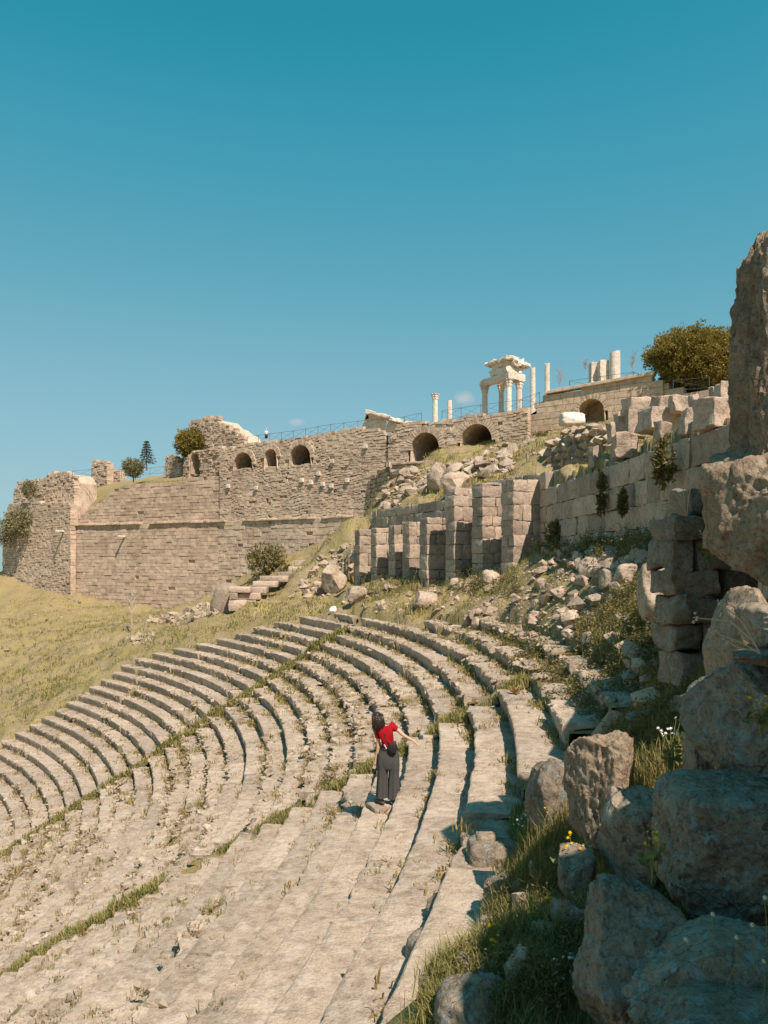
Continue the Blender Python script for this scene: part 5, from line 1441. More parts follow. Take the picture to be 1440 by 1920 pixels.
# dry stalks, a spray of long leaves and a leafy rosette
M['straw'] = plain('dry_straw', (0.55, 0.43, 0.30), 0.9, 0.1)
root = thing('dry_stalk', 'pale dry branching stalk in front of the sunlit block at the right edge', 'plant', P(1425, 1225, 4.1)); off = -np.array(root.location)
for pts in ([(1425, 1225), (1395, 1170), (1375, 1150), (1345, 1128)], [(1410, 1200), (1370, 1165), (1340, 1162), (1300, 1158)], [(1425, 1225), (1390, 1205), (1350, 1190), (1330, 1184)], [(1420, 1220), (1385, 1215), (1360, 1200)]):
    V, Fs = tube(np.array([P(x, y, 4.1) for x, y in pts]) + off, np.linspace(0.005, 0.0025, len(pts)), 5); obj('stem', V, Fs, M['straw'], root)
    x, y = pts[-1]; mb = MB()
    for i in range(7): mb.add(TMPL_S[i][0] * 0.008 * rv.uniform(0.6, 1.2) + P(x + rv.normal(6, 9), y + rv.normal(3, 4), 4.1) + off, TMPL_S[i][1])
    mb.build('seed_heads', M['straw'], root)
root = thing('leaf_spray', 'spray of long thin pale leaves on the left of the stacked block wall', 'plant', P(1288, 968, 8.1)); off = -np.array(root.location)
for i in range(16):
    a = rv.uniform(2.0, 3.2) if i < 13 else rv.uniform(0.8, 1.8); L = rv.uniform(0.2, 0.42)
    e = np.array([math.cos(a) * L, -rv.uniform(0, 0.12), abs(math.sin(a)) * L * 0.9 + 0.03]); V, Fs = tube(np.array([[0, 0, 0], e * np.array([0.5, 0.5, 0.75]), e]), [0.006, 0.005, 0.001], 4); obj('leaf', V, Fs, M['straw'], root)
g_ = pol(rk(7) + 0.35, -2.9, zk(7) + 0.0)
root = thing('leafy_rosette', 'yellowish broad-leaved rosette growing on the upper treads right of the woman', 'plant', g_)
for i in range(14):
    a = 6.28 * i / 14 + rv.normal(0, .2); L = rv.uniform(0.2, 0.34); w_ = L * 0.16; el = rv.uniform(0.4, 1.2); d = np.array([math.cos(a) * math.cos(el), math.sin(a) * math.cos(el), math.sin(el)]); s = np.array([-math.sin(a), math.cos(a), 0])
    V = np.array([[0, 0, 0], d * L * .5 + s * w_, d * L * .5 - s * w_, d * L + np.array([0, 0, -0.04]), d * L * .55 - np.array([0, 0, 0.02])]); obj('leaf', V, np.array([[0, 1, 4], [0, 4, 2], [1, 3, 4], [4, 3, 2]]), M['drygrass'], root)

# ------------------------------------------------------------------ temple columns on the terrace
rt = rng(717)
def column_parts(root, h, r0, cap=True, broken=False, seed=0):
    """fluted shaft with base and leafy capital; origin at the foot"""
    n = 32; th = np.linspace(0, 2 * math.pi, n, endpoint=False); fl = 1 - 0.07 * (np.arange(n) % 2)
    hc = 0.11 * h if cap else 0.0; hb = 0.05 * h
    zs = np.linspace(hb, h - hc, 9); rings = []
    for i, z in enumerate(zs):
        rr_ = r0 * (1 - 0.14 * (i / 8) ** 1.5); rings.append(np.stack([rr_ * fl * np.cos(th), rr_ * fl * np.sin(th), np.full(n, z) + (0.12 * r0 * np.sin(th * 2 + seed) * 2 if broken and i == 8 else 0)], 1))
    V, Fs = loft(rings); obj('shaft', V, Fs, M['marble'], root)
    V, Fs = loft([np.stack([q * r0 * np.cos(th), q * r0 * np.sin(th), np.full(n, z)], 1) for q, z in ((1.4, 0), (1.4, hb * .35), (1.2, hb * .5), (1.3, hb * .75), (1.05, hb))]); obj('base', V, Fs, M['marble'], root)
    if cap:
        lv = []
        for q, z, a in ((0.9, h - hc, 0), (1.02, h - hc * .8, .1), (1.0, h - hc * .55, .0), (1.2, h - hc * .45, .16), (1.12, h - hc * .25, .05), (1.42, h - hc * .1, .15), (1.45, h, 0.02)):
            k = 1 + a * np.cos(th * 8); lv.append(np.stack([q * r0 * k * np.cos(th), q * r0 * k * np.sin(th), np.full(n, z)], 1))
        V, Fs = loft(lv); obj('capital', V, Fs, M['marble'], root)
ZT = 15.85
def col(px, ytop, Y, wpx, cap, label, group='marble columns of the temple', broken=False, seed=0):
    top = P(px, ytop, Y); root = thing('column', label, 'column', (top[0], Y, ZT), group=group); column_parts(root, top[2] - ZT, wpx / 2 / F * Y, cap, broken, seed)
    return top
tA = col(909, 724, 117, 12, True, 'left column with leafy capital carrying the broken temple beam')
tB = col(954, 711, 112, 11.5, True, 'front corner column of the temple under the broken beams')
tC = col(940, 722, 116.5, 11, True, 'column standing half behind the front corner column of the temple')
tD = col(973.5, 715, 113.5, 12, True, 'right column of the temple beneath the overhanging cornice')
col(816, 739, 108, 11, True, 'lone column with capital standing left of the temple ruin')
col(843, 751, 108, 10, False, 'short broken column stump right of the lone column', broken=True, seed=1)
col(999, 690, 104, 10.5, False, 'tall plain column shaft just right of the temple ruin', broken=True, seed=2)
col(1026, 682, 100, 10.5, False, 'tall plain column shaft at the left end of the restored wall', broken=True, seed=3)
# broken entablature
mid = (tA + tB + tC + tD) / 4; root = thing('temple_entablature', 'broken marble beams and cornice resting on the temple columns', 'ruin', (mid[0], mid[1], tB[2])); off = -np.array(root.location)
def beam(a, b, z, h, w, name, seed, amp=0.05, ext=(0.5, 0.5)):
    a, b = np.array(a[:2]), np.array(b[:2]); d = b - a; L = np.linalg.norm(d); d /= L; a = a - d * ext[0]; L += ext[0] + ext[1]; nn = np.array([-d[1], d[0]])
    V, Q = box_shape(L, h, w, seed, 10, 3, 3, 0.06, amp, 1.2)
    W = np.stack([a[0] + d[0] * (V[:, 0] + L / 2) + nn[0] * V[:, 1], a[1] + d[1] * (V[:, 0] + L / 2) + nn[1] * V[:, 1], V[:, 2] + z + h / 2], 1)
    obj(name, W + off, Q, M['marble'], root)
zc = tB[2] + 0.02
beam(tA, tB, zc, 1.0, 1.0, 'architrave', 1, 0.03, (0.7, 0.6)); beam(tB, tD, zc + 0.02, 1.0, 1.0, 'architrave', 2, 0.03, (0.3, 0.8)); beam(tC, tD, zc + .01, 0.98, .9, 'architrave', 3, 0.03, (0.3, 0.2))
beam(tA + (tB - tA) * .3, tB, zc + 1.05, 0.95, 0.8, 'frieze_block', 4, 0.16, (0.0, 0.3)); beam(tB, tD, zc + 1.08, 0.9, 0.8, 'frieze_block', 5, 0.14, (0.0, 0.4))
beam(tA + (tB - tA) * .42, tB, zc + 2.02, 0.8, 0.9, 'frieze_block', 9, 0.2, (0.0, 0.2))
beam(tA + (tB - tA) * .25, tB, zc + 2.6, 0.5, 1.9, 'cornice', 6, 0.18, (0.0, 0.9)); beam(tB, tD, zc + 2.0, 0.75, 2.0, 'cornice', 7, 0.2, (-0.2, 1.6))
beam(tB + (tD - tB) * .6, tD, zc + 2.75, 0.55, 0.9, 'cornice', 8, 0.15, (0.0, 0.6))
# fallen gable fragments
root = thing('fallen_gable', 'white marble gable fragments lying along the railing left of the lone column', 'ruin', P(735, 806, 102)); off = -np.array(root.location)
def gslab(x0, y0, x1, y1, th, Y, name, seed, d=1.6, amp=0.08):
    a, b = P(x0, y0, Y), P(x1, y1, Y); L = np.hypot(b[0] - a[0], b[2] - a[2]); an = math.atan2(b[2] - a[2], b[0] - a[0]); h = th / F * Y
    V, Q = box_shape(L, h, d, seed, 12, 3, 3, 0.06, amp, 1.3)
    X = V[:, 0] * math.cos(an) - V[:, 2] * math.sin(an); Z = V[:, 0] * math.sin(an) + V[:, 2] * math.cos(an)
    obj(name, np.stack([X + (a[0] + b[0]) / 2, V[:, 1] + Y, Z + (a[2] + b[2]) / 2], 1) + off, Q, M['marble'], root)
gslab(686, 773, 730, 784, 6, 101, 'cornice', 21); gslab(728, 785, 766, 795, 7, 101.5, 'cornice', 22, amp=0.12); gslab(764, 795, 800, 800, 8, 102, 'cornice', 23, amp=0.12)
for n, poly in enumerate([[(676, 806), (688, 778), (724, 788), (722, 808)], [(722, 808), (728, 790), (770, 800), (770, 808)], [(683, 786), (684, 779), (690, 776), (692, 786)]]):
    pf = np.array([P(x, y, 101.6) for x, y in poly]); V = np.concatenate([pf, pf + np.array([0, 1.2, 0])])
    obj('tympanum_slab', V + off, np.array([[0, 1, 2, 3], [4, 7, 6, 5], [0, 4, 5, 1], [1, 5, 6, 2], [2, 6, 7, 3], [3, 7, 4, 0]]), M['marble'], root)
# marble drums over the restored wall
def drum(x0, y0, x1, y1, Y, label, seed, round_=True):
    a, b = P(x0, y1, Y), P(x1, y0, Y); h = b[2] - a[2] + 1.2; r_ = (b[0] - a[0]) / 2; root = thing('marble_drum', label, 'column', ((a[0] + b[0]) / 2, Y, a[2] - 1.2))
    n = 20; th = np.linspace(0, 2 * math.pi, n, endpoint=False)
    if round_:
        V, Fs = loft([np.stack([r_ * q * np.cos(th), r_ * q * np.sin(th), np.full(n, z) + (0.1 * np.cos(th) if z == h else 0)], 1) for q, z in ((1, 0), (1, h * .5), (0.97, h * .9), (0.93, h))])
    else: V, Fs = box_shape(2 * r_, h, 1.2, seed, 4, 3, 3, 0.08, 0.04); V = V + np.array([0, 0, h / 2])
    obj('block', V, Fs, M['marble'], root); obj('footing', *box_shape(2.3 * r_, 0.3, 1.6, seed + 1, 3, 3, 2, 0.05, 0.02), M['marble'], root, False, (0, 0, 0.1))
drum(1143, 660, 1163, 701, 84, 'tall white marble drum behind the top railing', 31)
drum(1122, 677, 1140, 702, 85, 'lower white marble block beside the tall drum behind the railing', 32, False)
drum(1106, 681, 1121, 702, 86, 'pale marble block at the left behind the top railing', 33, False)
drum(1322, 745, 1340, 752, 60, 'small white stone on the low wall under the pine', 34, False)

# ------------------------------------------------------------------ railings
def fence(pts, label, h=1.15, step=2.0, mat='fence', rad=0.035, name='railing', brace=True):
    pts = np.array(pts, float); seg = np.linalg.norm(np.diff(pts, axis=0), axis=1); L = np.concatenate([[0], np.cumsum(seg)]); n = max(2, int(L[-1] / step) + 1)
    q = np.stack([np.interp(np.linspace(0, L[-1], n), L, pts[:, c]) for c in range(3)], 1)
    root = thing(name, label, 'fence', q[0]); off = -q[0]
    Vp, Fp = tube(np.array([[0, 0, -0.2], [0, 0, h]]), rad, 6); pm = mesh_data('post', Vp, Fp, M[mat])
    for p in q: link('post', pm, root, p + off)
    for f in (0.97, 0.12):
        V, Fs = tube(q + np.array([0, 0, h * f]) + off, rad * 0.6, 5); obj('rail', V, Fs, M[mat], root)
    if brace:
        for a, b in zip(q[:-1], q[1:]):
            for s in (0, 1):
                A = a + np.array([0, 0, h * (0.12 if s else 0.95)]); B = b + np.array([0, 0, h * (0.95 if s else 0.12)])
                V, Fs = tube(np.array([A, B]) + off, rad * 0.4, 4, False); obj('brace', V, Fs, M[mat], root)
def edge_pts(w, top, px, d=-0.6, dz=0.0): return [w.w(w.s_px(p), d, float(top(w.s_px(p))) + dz - 0.05) for p in px]
fence(edge_pts(WB, topB, (458, 497, 560, 600, 636)) + [WB.w(WB.s_px(690), -0.9, 15.9)], 'blue grey metal railing along the terrace edge by the standing man')
fence([P(690, 802, 94.5), P(740, 803, 93), P(790, 792, 90.5)], 'metal railing in front of the fallen marble gable')
fence(edge_pts(WT, topT, (824, 880, 940, 975)), 'metal railing above the two big vaults before the temple columns', 1.25, 2.2)
fence([P(975, 770, 84), P(1012, 757, 82)], 'short metal railing climbing to the restored wall', 1.25, 2.2)
fence([WR.w(WR.s_px(px), -1.2, 18.0) for px in (1060, 1120, 1170, 1190)] + [WR.w(WR.s_px(1205), -4, 17.6)], 'metal railing on top of the restored wall by the marble drums', 1.25, 2.6)
fence([P(136, 896, 124), P(172, 893, 124)], 'blue grey railing behind the broken left tower', 1.15, 2.0)
fence([P(172, 892, 124), P(240, 894, 122), P(308, 888, 119)], 'rust brown railing along the skyline meadow by the olive tree', 1.15, 2.4, 'fence_wood')
fence([P(408, 832, 112), P(457, 832, 109)], 'rust brown railing in front of the jagged brick ruin', 1.0, 2.0, 'fence_wood')
fence([P(1262, 735, 72), P(1330, 729, 70)], 'thin dark railing under the round pine', 1.1, 2.4, 'fence', 0.025)

# ------------------------------------------------------------------ trees
def tree(name, label, px, ybase, Y, crown, th, mat, leaf, n, seed, lobes=7, limbs=6):
    b = P(px, ybase, Y); root = thing(name, label, 'tree', b); r = rng(seed)
    tr = MB(); hz = crown[2]
    tr.add(*tube(np.array([[0, 0, -0.5], [0.05, 0, hz * .45], [-0.05, 0.05, hz * .9], [0.05, 0, hz * 1.3]]), [th, th * .8, th * .6, th * .3], 8))
    for i in range(limbs):
        a = 6.28 * i / limbs + r.normal(0, .3); z = hz * r.uniform(0.4, 0.9); e = np.array([math.cos(a) * crown[0] * .6, math.sin(a) * crown[0] * .6, hz * r.uniform(0.9, 1.4)])
        tr.add(*tube(np.array([[0, 0, z], e * np.array([.4, .4, 1]) * np.array([1, 1, .8]), e]), [th * .5, th * .35, th * .12], 6))
    tr.build('trunk', M['bark'], root)
    cr = MB()
    for i in range(lobes):
        u = r.normal(size=3); u /= np.linalg.norm(u); u[2] = u[2] * 0.8; c = u * np.array(crown[:1] * 2 + (crown[1],)) * (0.55 if i else 0); c[2] += hz
        k = 0.8 if i == 0 else r.uniform(0.36, 0.52)
        cr.add(*leaf_clumps(n // lobes if i else n // 3, (crown[0] * k, crown[0] * k, crown[1] * k), c, leaf, seed + i, 0.55))
    cr.build('crown', M[mat], root)
tree('pine_tree', 'large round dark green pine above the low restored wall', 1300, 742, 78, (5.0, 3.7, 3.6), 0.28, 'tree', 0.21, 110000, 41, 26)
tree('round_tree', 'round olive brown tree in front of the jagged brick ruin', 360, 872, 120, (3.0, 2.9, 3.2), 0.16, 'tree', 0.26, 22000, 42, 16)
tree('olive_tree', 'small pale olive tree behind the rust brown railing', 250, 898, 118, (1.9, 1.8, 1.7), 0.10, 'olive', 0.2, 5000, 43, 10)
# small spruce
b = P(275, 878, 121); root = thing('spruce_tree', 'small dark spruce with tiered branches beside the olive tree', 'tree', b)
V, Fs = tube(np.array([[0, 0, -0.4], [0, 0, 2.2], [0, 0, 4.3]]), [0.10, 0.07, 0.02], 6); obj('trunk', V, Fs, M['bark'], root)
cr = MB(); 
for i in range(9):
    z = 1.0 + i * 0.38; R_ = 1.35 * (1 - (i / 9) ** 1.2) + 0.12
    for j in range(9):
        a = 6.28 * j / 9 + i * .5; R2 = R_ * rt.uniform(.7, 1.1)
        m = 40; t = rt.random(m) ** .7; p = np.stack([np.cos(a) * R2 * t, np.sin(a) * R2 * t, z - 0.25 * t * R2 + 0.1], 1) + rt.normal(0, 0.06, (m, 3))
        d = rt.normal(0, 0.5, (m, 3)) + np.array([math.cos(a), math.sin(a), 0.2]); d /= np.linalg.norm(d, axis=1, keepdims=True); s = np.cross(d, rt.normal(size=(m, 3))); s /= np.linalg.norm(s, axis=1, keepdims=True)
        L = 0.16; V = np.stack([p - s * L * .3, p + s * L * .3, p + d * L], 1).reshape(-1, 3); cr.add(V, np.arange(3 * m).reshape(-1, 3))
cr.build('crown', M['conifer'], root)
def bare(name, label, px, ybase, Y, h, seed, mat='drywood', n=9, th=0.05, cat='tree'):
    b = P(px, ybase, Y); r = rng(seed); root = thing(name, label, cat, b)
    V, Fs = tube(np.array([[0, 0, -0.3], [0.03, 0, h * .5], [0, 0, h * .95]]), [th, th * .7, th * .2], 6); obj('trunk', V, Fs, M[mat], root)
    for i in range(n):
        z = h * r.uniform(0.25, 0.8); a = r.uniform(0, 6.28); l = h * r.uniform(0.2, 0.45); e = np.array([math.cos(a) * l * .6, math.sin(a) * l * .6, z + l * .8])
        mb = MB(); mb.add(*tube(np.array([[0, 0, z], e * np.array([.5, .5, 1]) - np.array([0, 0, l * .25]), e]), [th * .4, th * .3, th * .1], 4, False))
        for q in range(3):
            s = np.array([0, 0, z]) + (e - np.array([0, 0, z])) * r.uniform(0.4, 1); mb.add(*tube(np.array([s, s + r.normal(0, l * .25, 3) + np.array([0, 0, l * .2])]), [th * .2, th * .06], 4, False))
        mb.build('branch', M[mat], root)
bare('bare_sapling', 'leafless pale sapling standing in front of the terrace wall', 247, 1172, 78, 3.6, 51, th=0.09)
bare('bare_sapling', 'thin bare stick sapling on the hillside right of the leafless one', 336, 1190, 62, 1.6, 52, n=4, th=0.05)
M['pinkbush'] = plain('leafless_bush_twigs', (0.42, 0.30, 0.25), 0.95, 0.05)
for n, (px, yb, Y, h, lab) in enumerate([(1050, 738, 92, 2.9, 'leafless pinkish bush between the last column and the restored wall'), (1186, 702, 82, 2.2, 'leafless pinkish bush behind the railing right of the drums'), (1098, 700, 88, 1.6, 'leafless bush behind the railing left of the marble blocks')]):
    bare('leafless_bush', lab, px, yb, Y, h, 60 + n, 'pinkbush', 26, 0.035, 'bush')

# stone spouts in the left walls
for n, (px, py, w, lab) in enumerate([(234, 1006, WA, 'white stone spout sticking out of the coursed terrace wall'), (120, 996, WL1, 'white stone spout sticking out of the far left tower base')]):
    u = w.s_px(px); z = w.z_px(px, py); V, Q = box_shape(0.32, 0.28, 1.7, 70 + n, 2, 3, 2, 0.05, 0.02)
    c = w.w(u, 0.6, z); W = w.w(V[:, 0] + u, -V[:, 1] + 0.55, V[:, 2] + z) - c
    tag(obj('stone_spout', W, Q, M['marble'], None, False, c), lab, 'spout', None, 'thing')

# ------------------------------------------------------------------ people
def cloth(name, c, var=0.12, sc=30, rough=0.9):
    t = NT(name, rough, 0.1); n = t.noise(sc, 4, 0.6, t.objc()); n2 = t.noise(7, 3, 0.5, t.objc())
    t.color(t.mix(1.0, c, t.ramp(n, [(0.3, (1 - var,) * 3), (0.7, (1 + var,) * 3)]), 'MULTIPLY')); t.bump([(n2, 0.5, 0.02), (n, 0.2, 0.003)]); return t.m
M['skin'] = plain('skin', (0.60, 0.36, 0.24), 0.6, 0.3)
M['red'] = cloth('red_knit', (0.30, 0.008, 0.014))
M['greycloth'] = cloth('grey_trouser_cloth', (0.07, 0.066, 0.062), 0.14, 60)
M['hair'] = plain('dark_hair', (0.028, 0.017, 0.011), 0.38, 0.5)
M['bag'] = cloth('dark_bag_cloth', (0.025, 0.022, 0.022), 0.1, 40, 0.7)
M['shoe'] = plain('shoe_grey', (0.12, 0.095, 0.08), 0.8, 0.2, 0, 0.2, 30)
M['pink'] = plain('pink_tag', (0.75, 0.5, 0.52), 0.7, 0.2)
M['whitecloth'] = cloth('white_shirt', (0.72, 0.69, 0.65))
M['navy'] = cloth('dark_shorts', (0.03, 0.035, 0.045))

def skin_obj(name, verts, edges, mat, parent, root=0, sub=2):
    """verts: (x, y, z, rx, ry)"""
    me = bpy.data.meshes.new(name); bm = bmesh.new(); ly = bm.verts.layers.skin.verify(); vs = []
    for i, v in enumerate(verts):
        b = bm.verts.new(v[:3]); b[ly].radius = (v[3], v[4] if len(v) > 4 else v[3]); b[ly].use_root = (i == root); vs.append(b)
    for a, b in edges: bm.edges.new((vs[a], vs[b]))
    bm.to_mesh(me); bm.free(); me.materials.append(M[mat])
    o = link(name, me, parent)
    s = o.modifiers.new('skin', 'SKIN'); s.use_smooth_shade = True
    u = o.modifiers.new('sub', 'SUBSURF'); u.levels = sub; u.render_levels = sub
    return o

def hand(verts, edges, wrist, d, up, seed, thumb_side=1, L=0.17, curl=0.25):
    """palm and five fingers from vertex index wrist along direction d"""
    w = np.array(verts[wrist][:3]); d = np.array(d, float); d /= np.linalg.norm(d); up = np.array(up, float); up -= d * (up @ d); up /= np.linalg.norm(up); s = np.cross(d, up)
    pm = w + d * L * 0.28; verts.append((*pm, 0.030, 0.016)); ip = len(verts) - 1; edges.append((wrist, ip))
    for i, (o, l) in enumerate(((-0.026, 0.42), (-0.009, 0.47), (0.009, 0.44), (0.026, 0.34))):
        a = w + d * L * 0.5 + s * o * 1.1; b = a + d * L * l * 0.5 - up * L * curl * 0.12; c = a + d * L * l * 0.92 - up * L * curl * 0.5
        k = len(verts); verts += [(*a, 0.0095, 0.0095), (*b, 0.0085, 0.0085), (*c, 0.007, 0.007)]; edges += [(ip, k), (k, k + 1), (k + 1, k + 2)]
    a = w + d * L * 0.22 + s * thumb_side * 0.035; c = a + d * L * 0.3 + s * thumb_side * 0.022
    k = len(verts); verts += [(*a, 0.011, 0.011), (*c, 0.0085, 0.0085)]; edges += [(ip, k), (k, k + 1)]

def ell(c, rx, ry, n=20, tilt=0.0, ph=None, wob=0.0):
    th = np.linspace(0, 2 * math.pi, n, endpoint=False); k = 1 + (wob * np.cos(th * 6 + (ph or 0)) if wob else 0)
    return np.stack([c[0] + rx * k * np.cos(th), c[1] + ry * k * np.sin(th), c[2] + tilt * np.cos(th)], 1)

# the woman in red: local x right, y away from the camera, z up
FW = P(735, 1507, 14.95)
def W_(px, py, y=0.0): return ((px - 735) / 96.7, y, (1507 - py) / 96.7)
wm = thing('person', 'person in red top and wide grey trousers on the seats, dark bag on back', 'person', FW)
V = []; E = []
def av(p, r, r2=None, to=None):
    V.append((*p, r, r2 if r2 else r))
    if to is not None: E.append((to, len(V) - 1))
    return len(V) - 1
pel = av(W_(727, 1420), 0.13, 0.10)
ws = av(W_(728.5, 1400), 0.115, 0.085, pel); ch = av(W_(722, 1376), 0.135, 0.095, ws); nb = av(W_(719, 1362), 0.065, 0.06, ch)
nk = av(W_(714.5, 1357, .01), 0.045, 0.045, nb); hb = av(W_(710.5, 1352, .03), 0.075, 0.08, nk); hd_ = av(W_(707.5, 1345, .03), 0.085, 0.095, hb); ht = av(W_(706, 1338.5, .02), 0.06, 0.07, hd_)
av(W_(708, 1348.5, .135), 0.014, 0.014, hd_)                                        # nose, turned away
ls = av(W_(708, 1367), 0.055, 0.05, ch); le = av(W_(709.5, 1399, -.02), 0.040, 0.038, ls); lw = av(W_(704, 1427, .02), 0.026, 0.024, le)
hand(V, E, lw, (-0.12, 0.03, -1), (0, 1, 0), 1, 1)
rs = av(W_(735, 1359), 0.055, 0.05, ch); re_ = av(W_(758, 1379, -.03), 0.038, 0.036, rs); rw = av(W_(776.5, 1390.5, .03), 0.025, 0.022, re_)
hand(V, E, rw, (0.8, 0.1, -0.75), (0.6, 0, 0.75), 2, -1)
for sx, kx, ax, fx in ((718, 716.5, 716, -0.06), (738, 739, 737, 0.02)):
    hp = av(W_(sx, 1428), 0.09, 0.09, pel); kn = av(W_(kx, 1464, .01), 0.06, 0.06, hp); an = av(W_(ax, 1500), 0.04, 0.04, kn); av((W_(ax, 1505)[0] + fx, 0.11, 0.03), 0.035, 0.028, an)
skin_obj('body', V, E, 'skin', wm)
# top
V2 = []; E2 = []; V, E = V2, E2
a0 = av(W_(729, 1403), 0.165, 0.125); a1 = av(W_(727, 1391), 0.165, 0.125, a0); a2 = av(W_(722.5, 1377), 0.205, 0.145, a1); a3 = av(W_(720, 1365), 0.15, 0.11, a2)
s1 = av(W_(708.5, 1367.5), 0.085, 0.08, a2); s2 = av(W_(708.5, 1378, -.005), 0.072, 0.07, s1); av(W_(708.8, 1386, -.01), 0.066, 0.064, s2)
s3 = av(W_(734, 1360.5), 0.085, 0.08, a2); s4 = av(W_(740.5, 1365, -.01), 0.07, 0.068, s3); av(W_(745.5, 1369, -.015), 0.064, 0.062, s4)
skin_obj('red_top', V2, E2, 'red', wm)
# wide trousers with soft folds
tr = MB()
def leg(cx0, cx1, cx2, hem, ph):
    rings = []
    for t in np.linspace(0, 1, 12):
        y_ = 1412 + (hem - 1412) * t; cx_ = np.interp(t, [0, .3, 1], [cx0, cx1, cx2]); rx = np.interp(t, [0, .2, .45, 1], [0.120, 0.118, 0.100, 0.122]); ry = np.interp(t, [0, .2, .5, 1], [0.125, 0.13, 0.105, 0.115])
        rings.append(ell(np.array(W_(cx_, y_)), rx, ry, 36, 0.0, ph + t * 0.6, 0.085 * t + 0.015))
    tr.add(*loft(rings))
leg(718.5, 717.5, 717, 1494, 0.4); leg(736.5, 738.5, 738, 1497, 1.7)
tr.add(*loft([ell(np.array(W_(cx_, y_)), rx, ry, 36, tl) for cx_, y_, rx, ry, tl in ((729.5, 1393, 0.142, 0.112, 0.03), (729, 1400, 0.15, 0.12, 0.03), (728, 1410, 0.195, 0.14, 0.01), (727, 1421, 0.212, 0.152, 0), (727, 1432, 0.208, 0.146, 0), (727, 1440, 0.185, 0.12, 0))]))
tr.build('trousers', M['greycloth'], wm, 45)
# hair: a cap and loose waves falling to the shoulders
hm = MB(); hv, hf = ico(3); hv = hv * np.array([0.098, 0.108, 0.110]); hv = hv + np.array(W_(707, 1344.5, .0)); hm.add(hv, hf)
rh = rng(99)
for i in range(130):
    a = rh.uniform(-2.6, 0.35) ; st = np.array(W_(707, 1341, 0)) + np.array([0.095 * math.cos(a), 0.10 * math.sin(a) * 0.9, rh.uniform(-0.05, 0.03)])
    ln = rh.uniform(0.17, 0.29); dr = np.array([0.10 + 0.16 * math.cos(a), -0.05 + 0.03 * math.sin(a), -1.0]); pts = []
    for t in np.linspace(0, 1, 7):
        pts.append(st + dr * ln * t + np.array([math.sin(t * 9 + i) * 0.015, math.cos(t * 8 + i * 2) * 0.012 - 0.05 * math.sin(t * 3.1), 0]))
    hm.add(*tube(np.array(pts), np.linspace(0.013, 0.004, 7), 5))
hm.build('hair', M['hair'], wm, True)
# bag, strap and tag
V, Fc = rock_shape(5, 4, 3.0, 0, (1, 1), 0.02); V = V * np.array([0.095, 0.045, 0.105]); V[:, 0] *= 1 - 0.25 * (V[:, 2] < -0.04)
bg = obj('shoulder_bag', V + np.array(W_(736, 1399.5, -0.165)), Fc, M['bag'], wm, True)
st = np.array([W_(729, 1392, -0.15), W_(724, 1385, -0.14), W_(720.5, 1375, -0.142), W_(717.5, 1366, -0.118), W_(716, 1361.5, -0.06), W_(716.5, 1361, 0.03)])
V, Fs = tube(st, 0.017, 6); obj('strap', V * np.array([1, 1, 1]), Fs, M['bag'], bg, True)
V, Q = box_shape(0.02, 0.10, 0.012, 3, 2, 2, 3, 0.004, 0.002); V = V @ np.array([[0.85, 0, 0.5], [0, 1, 0], [-0.5, 0, 0.85]]); obj('pink_tag', V + np.array(W_(722.5, 1396, -0.16)), Q, M['pink'], bg)
for ax, fx, nm in ((714.5, -0.75, 'shoe'), (736.5, 0.15, 'shoe')):
    rg = []
    for t, rx, rz in ((0, .03, .03), (.04, .045, .045), (.11, .045, .05), (.18, .046, .035), (.24, .042, .026), (.27, .02, .014)):
        c = np.array(W_(ax, 1506.5)) + np.array([math.sin(fx) * (t - .08), math.cos(fx) * (t - .08), 0]); th = np.linspace(0, 2 * math.pi, 14, endpoint=False)
        si = np.array([math.cos(fx), -math.sin(fx), 0]); rg.append(c + np.cos(th)[:, None] * rx * si + np.stack([0 * th, 0 * th, np.maximum(rz * (1 + np.sin(th)), 0.0)], 1))
    V, Fs = loft(rg); obj(nm, V, Fs, M['shoe'], wm, True)
# the broken seat stones she stands on
for n, (px, py, sx, sz, lab) in enumerate([(712, 1532, 0.28, 0.16, 'rough stone under the left foot of the woman'), (738, 1534, 0.32, 0.17, 'rough stone under the right foot of the woman'), (760, 1510, 0.20, 0.13, 'rough stone right of the woman at her feet')]):
    Vt, Ft = rock_shape(77 + n, 4, 3.4, 8, (.7, .95), .1, 1.6, 4, .04); b = P(px, 1507, 14.95)
    o = obj('rock', Vt * np.array([sx, 0.3, sz]), Ft, M['seat_rubble'], None, True, (b[0], 14.98 + 0.08 * n, FW[2] - sz + 0.012 if n < 2 else FW[2] - 0.05)); tag(o, lab, 'rock', None, 'thing')

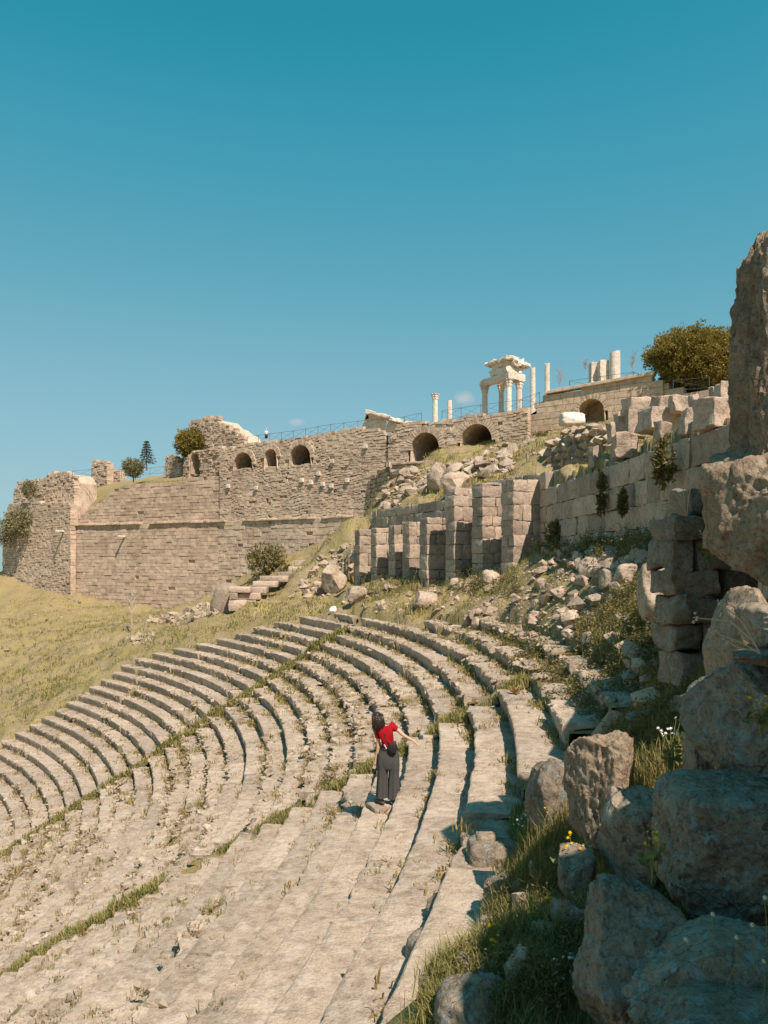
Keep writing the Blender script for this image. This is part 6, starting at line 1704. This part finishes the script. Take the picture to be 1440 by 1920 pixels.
# the man far off at the railing
um = WB.s_px(497); mp = WB.w(um, -0.25, float(topB(um)) - 0.02)
mn = thing('person', 'distant person in white shirt and dark shorts standing at the terrace railing', 'person', mp)
V = []; E = []
p_ = av((0, 0, 0.92), 0.13, 0.10); c_ = av((0, 0, 1.30), 0.15, 0.10, p_); n_ = av((0, 0, 1.48), 0.05, 0.05, c_); h1 = av((0, 0.02, 1.60), 0.085, 0.09, n_); av((0, 0.02, 1.69), 0.06, 0.065, h1)
for s in (-1, 1):
    sh = av((0.17 * s, 0, 1.40), 0.05, 0.05, c_); el = av((0.23 * s, -0.02, 1.14), 0.04, 0.04, sh); wr = av((0.17 * s, 0.16, 1.02), 0.028, 0.025, el); hand(V, E, wr, (-0.3 * s, 0.8, -0.2), (0, 0, 1), 3, s)
    hp = av((0.09 * s, 0, 0.86), 0.085, 0.085, p_); kn = av((0.10 * s, 0.02, 0.48), 0.055, 0.055, hp); an = av((0.10 * s, 0, 0.08), 0.038, 0.038, kn); av((0.11 * s, 0.12, 0.03), 0.035, 0.03, an)
skin_obj('body', V, E, 'skin', mn)
V = []; E = []
b0 = av((0, 0, 0.95), 0.165, 0.12); b1 = av((0, 0, 1.15), 0.165, 0.12, b0); b2 = av((0, 0, 1.34), 0.18, 0.125, b1); av((0, 0, 1.44), 0.10, 0.09, b2)
for s in (-1, 1):
    q = av((0.18 * s, 0, 1.40), 0.07, 0.07, b2); av((0.225 * s, -0.01, 1.2), 0.062, 0.062, q)
skin_obj('white_shirt', V, E, 'whitecloth', mn)
sm = MB()
for s in (-1, 1): sm.add(*loft([ell(np.array([0.085 * s, 0, z]), r_, r_, 16) for z, r_ in ((0.98, 0.12), (0.8, 0.118), (0.5, 0.11))]))
sm.add(*loft([ell(np.array([0, 0, z]), r_, 0.13, 16) for z, r_ in ((1.0, 0.17), (0.9, 0.185), (0.78, 0.17))])); sm.build('shorts', M['navy'], mn, True)
V, Fc = ico(2); obj('hat', V * np.array([0.10, 0.105, 0.06]) + np.array([0, 0.02, 1.71]), Fc, M['whitecloth'], mn, True)
for s in (-1, 1): obj('shoe', rock_shape(8, 3, 3, 0, (1, 1), 0.01)[0] * np.array([0.05, 0.13, 0.045]) + np.array([0.105 * s, 0.06, 0.04]), rock_shape(8, 3, 3, 0, (1, 1), 0.01)[1], M['shoe'], mn, True)
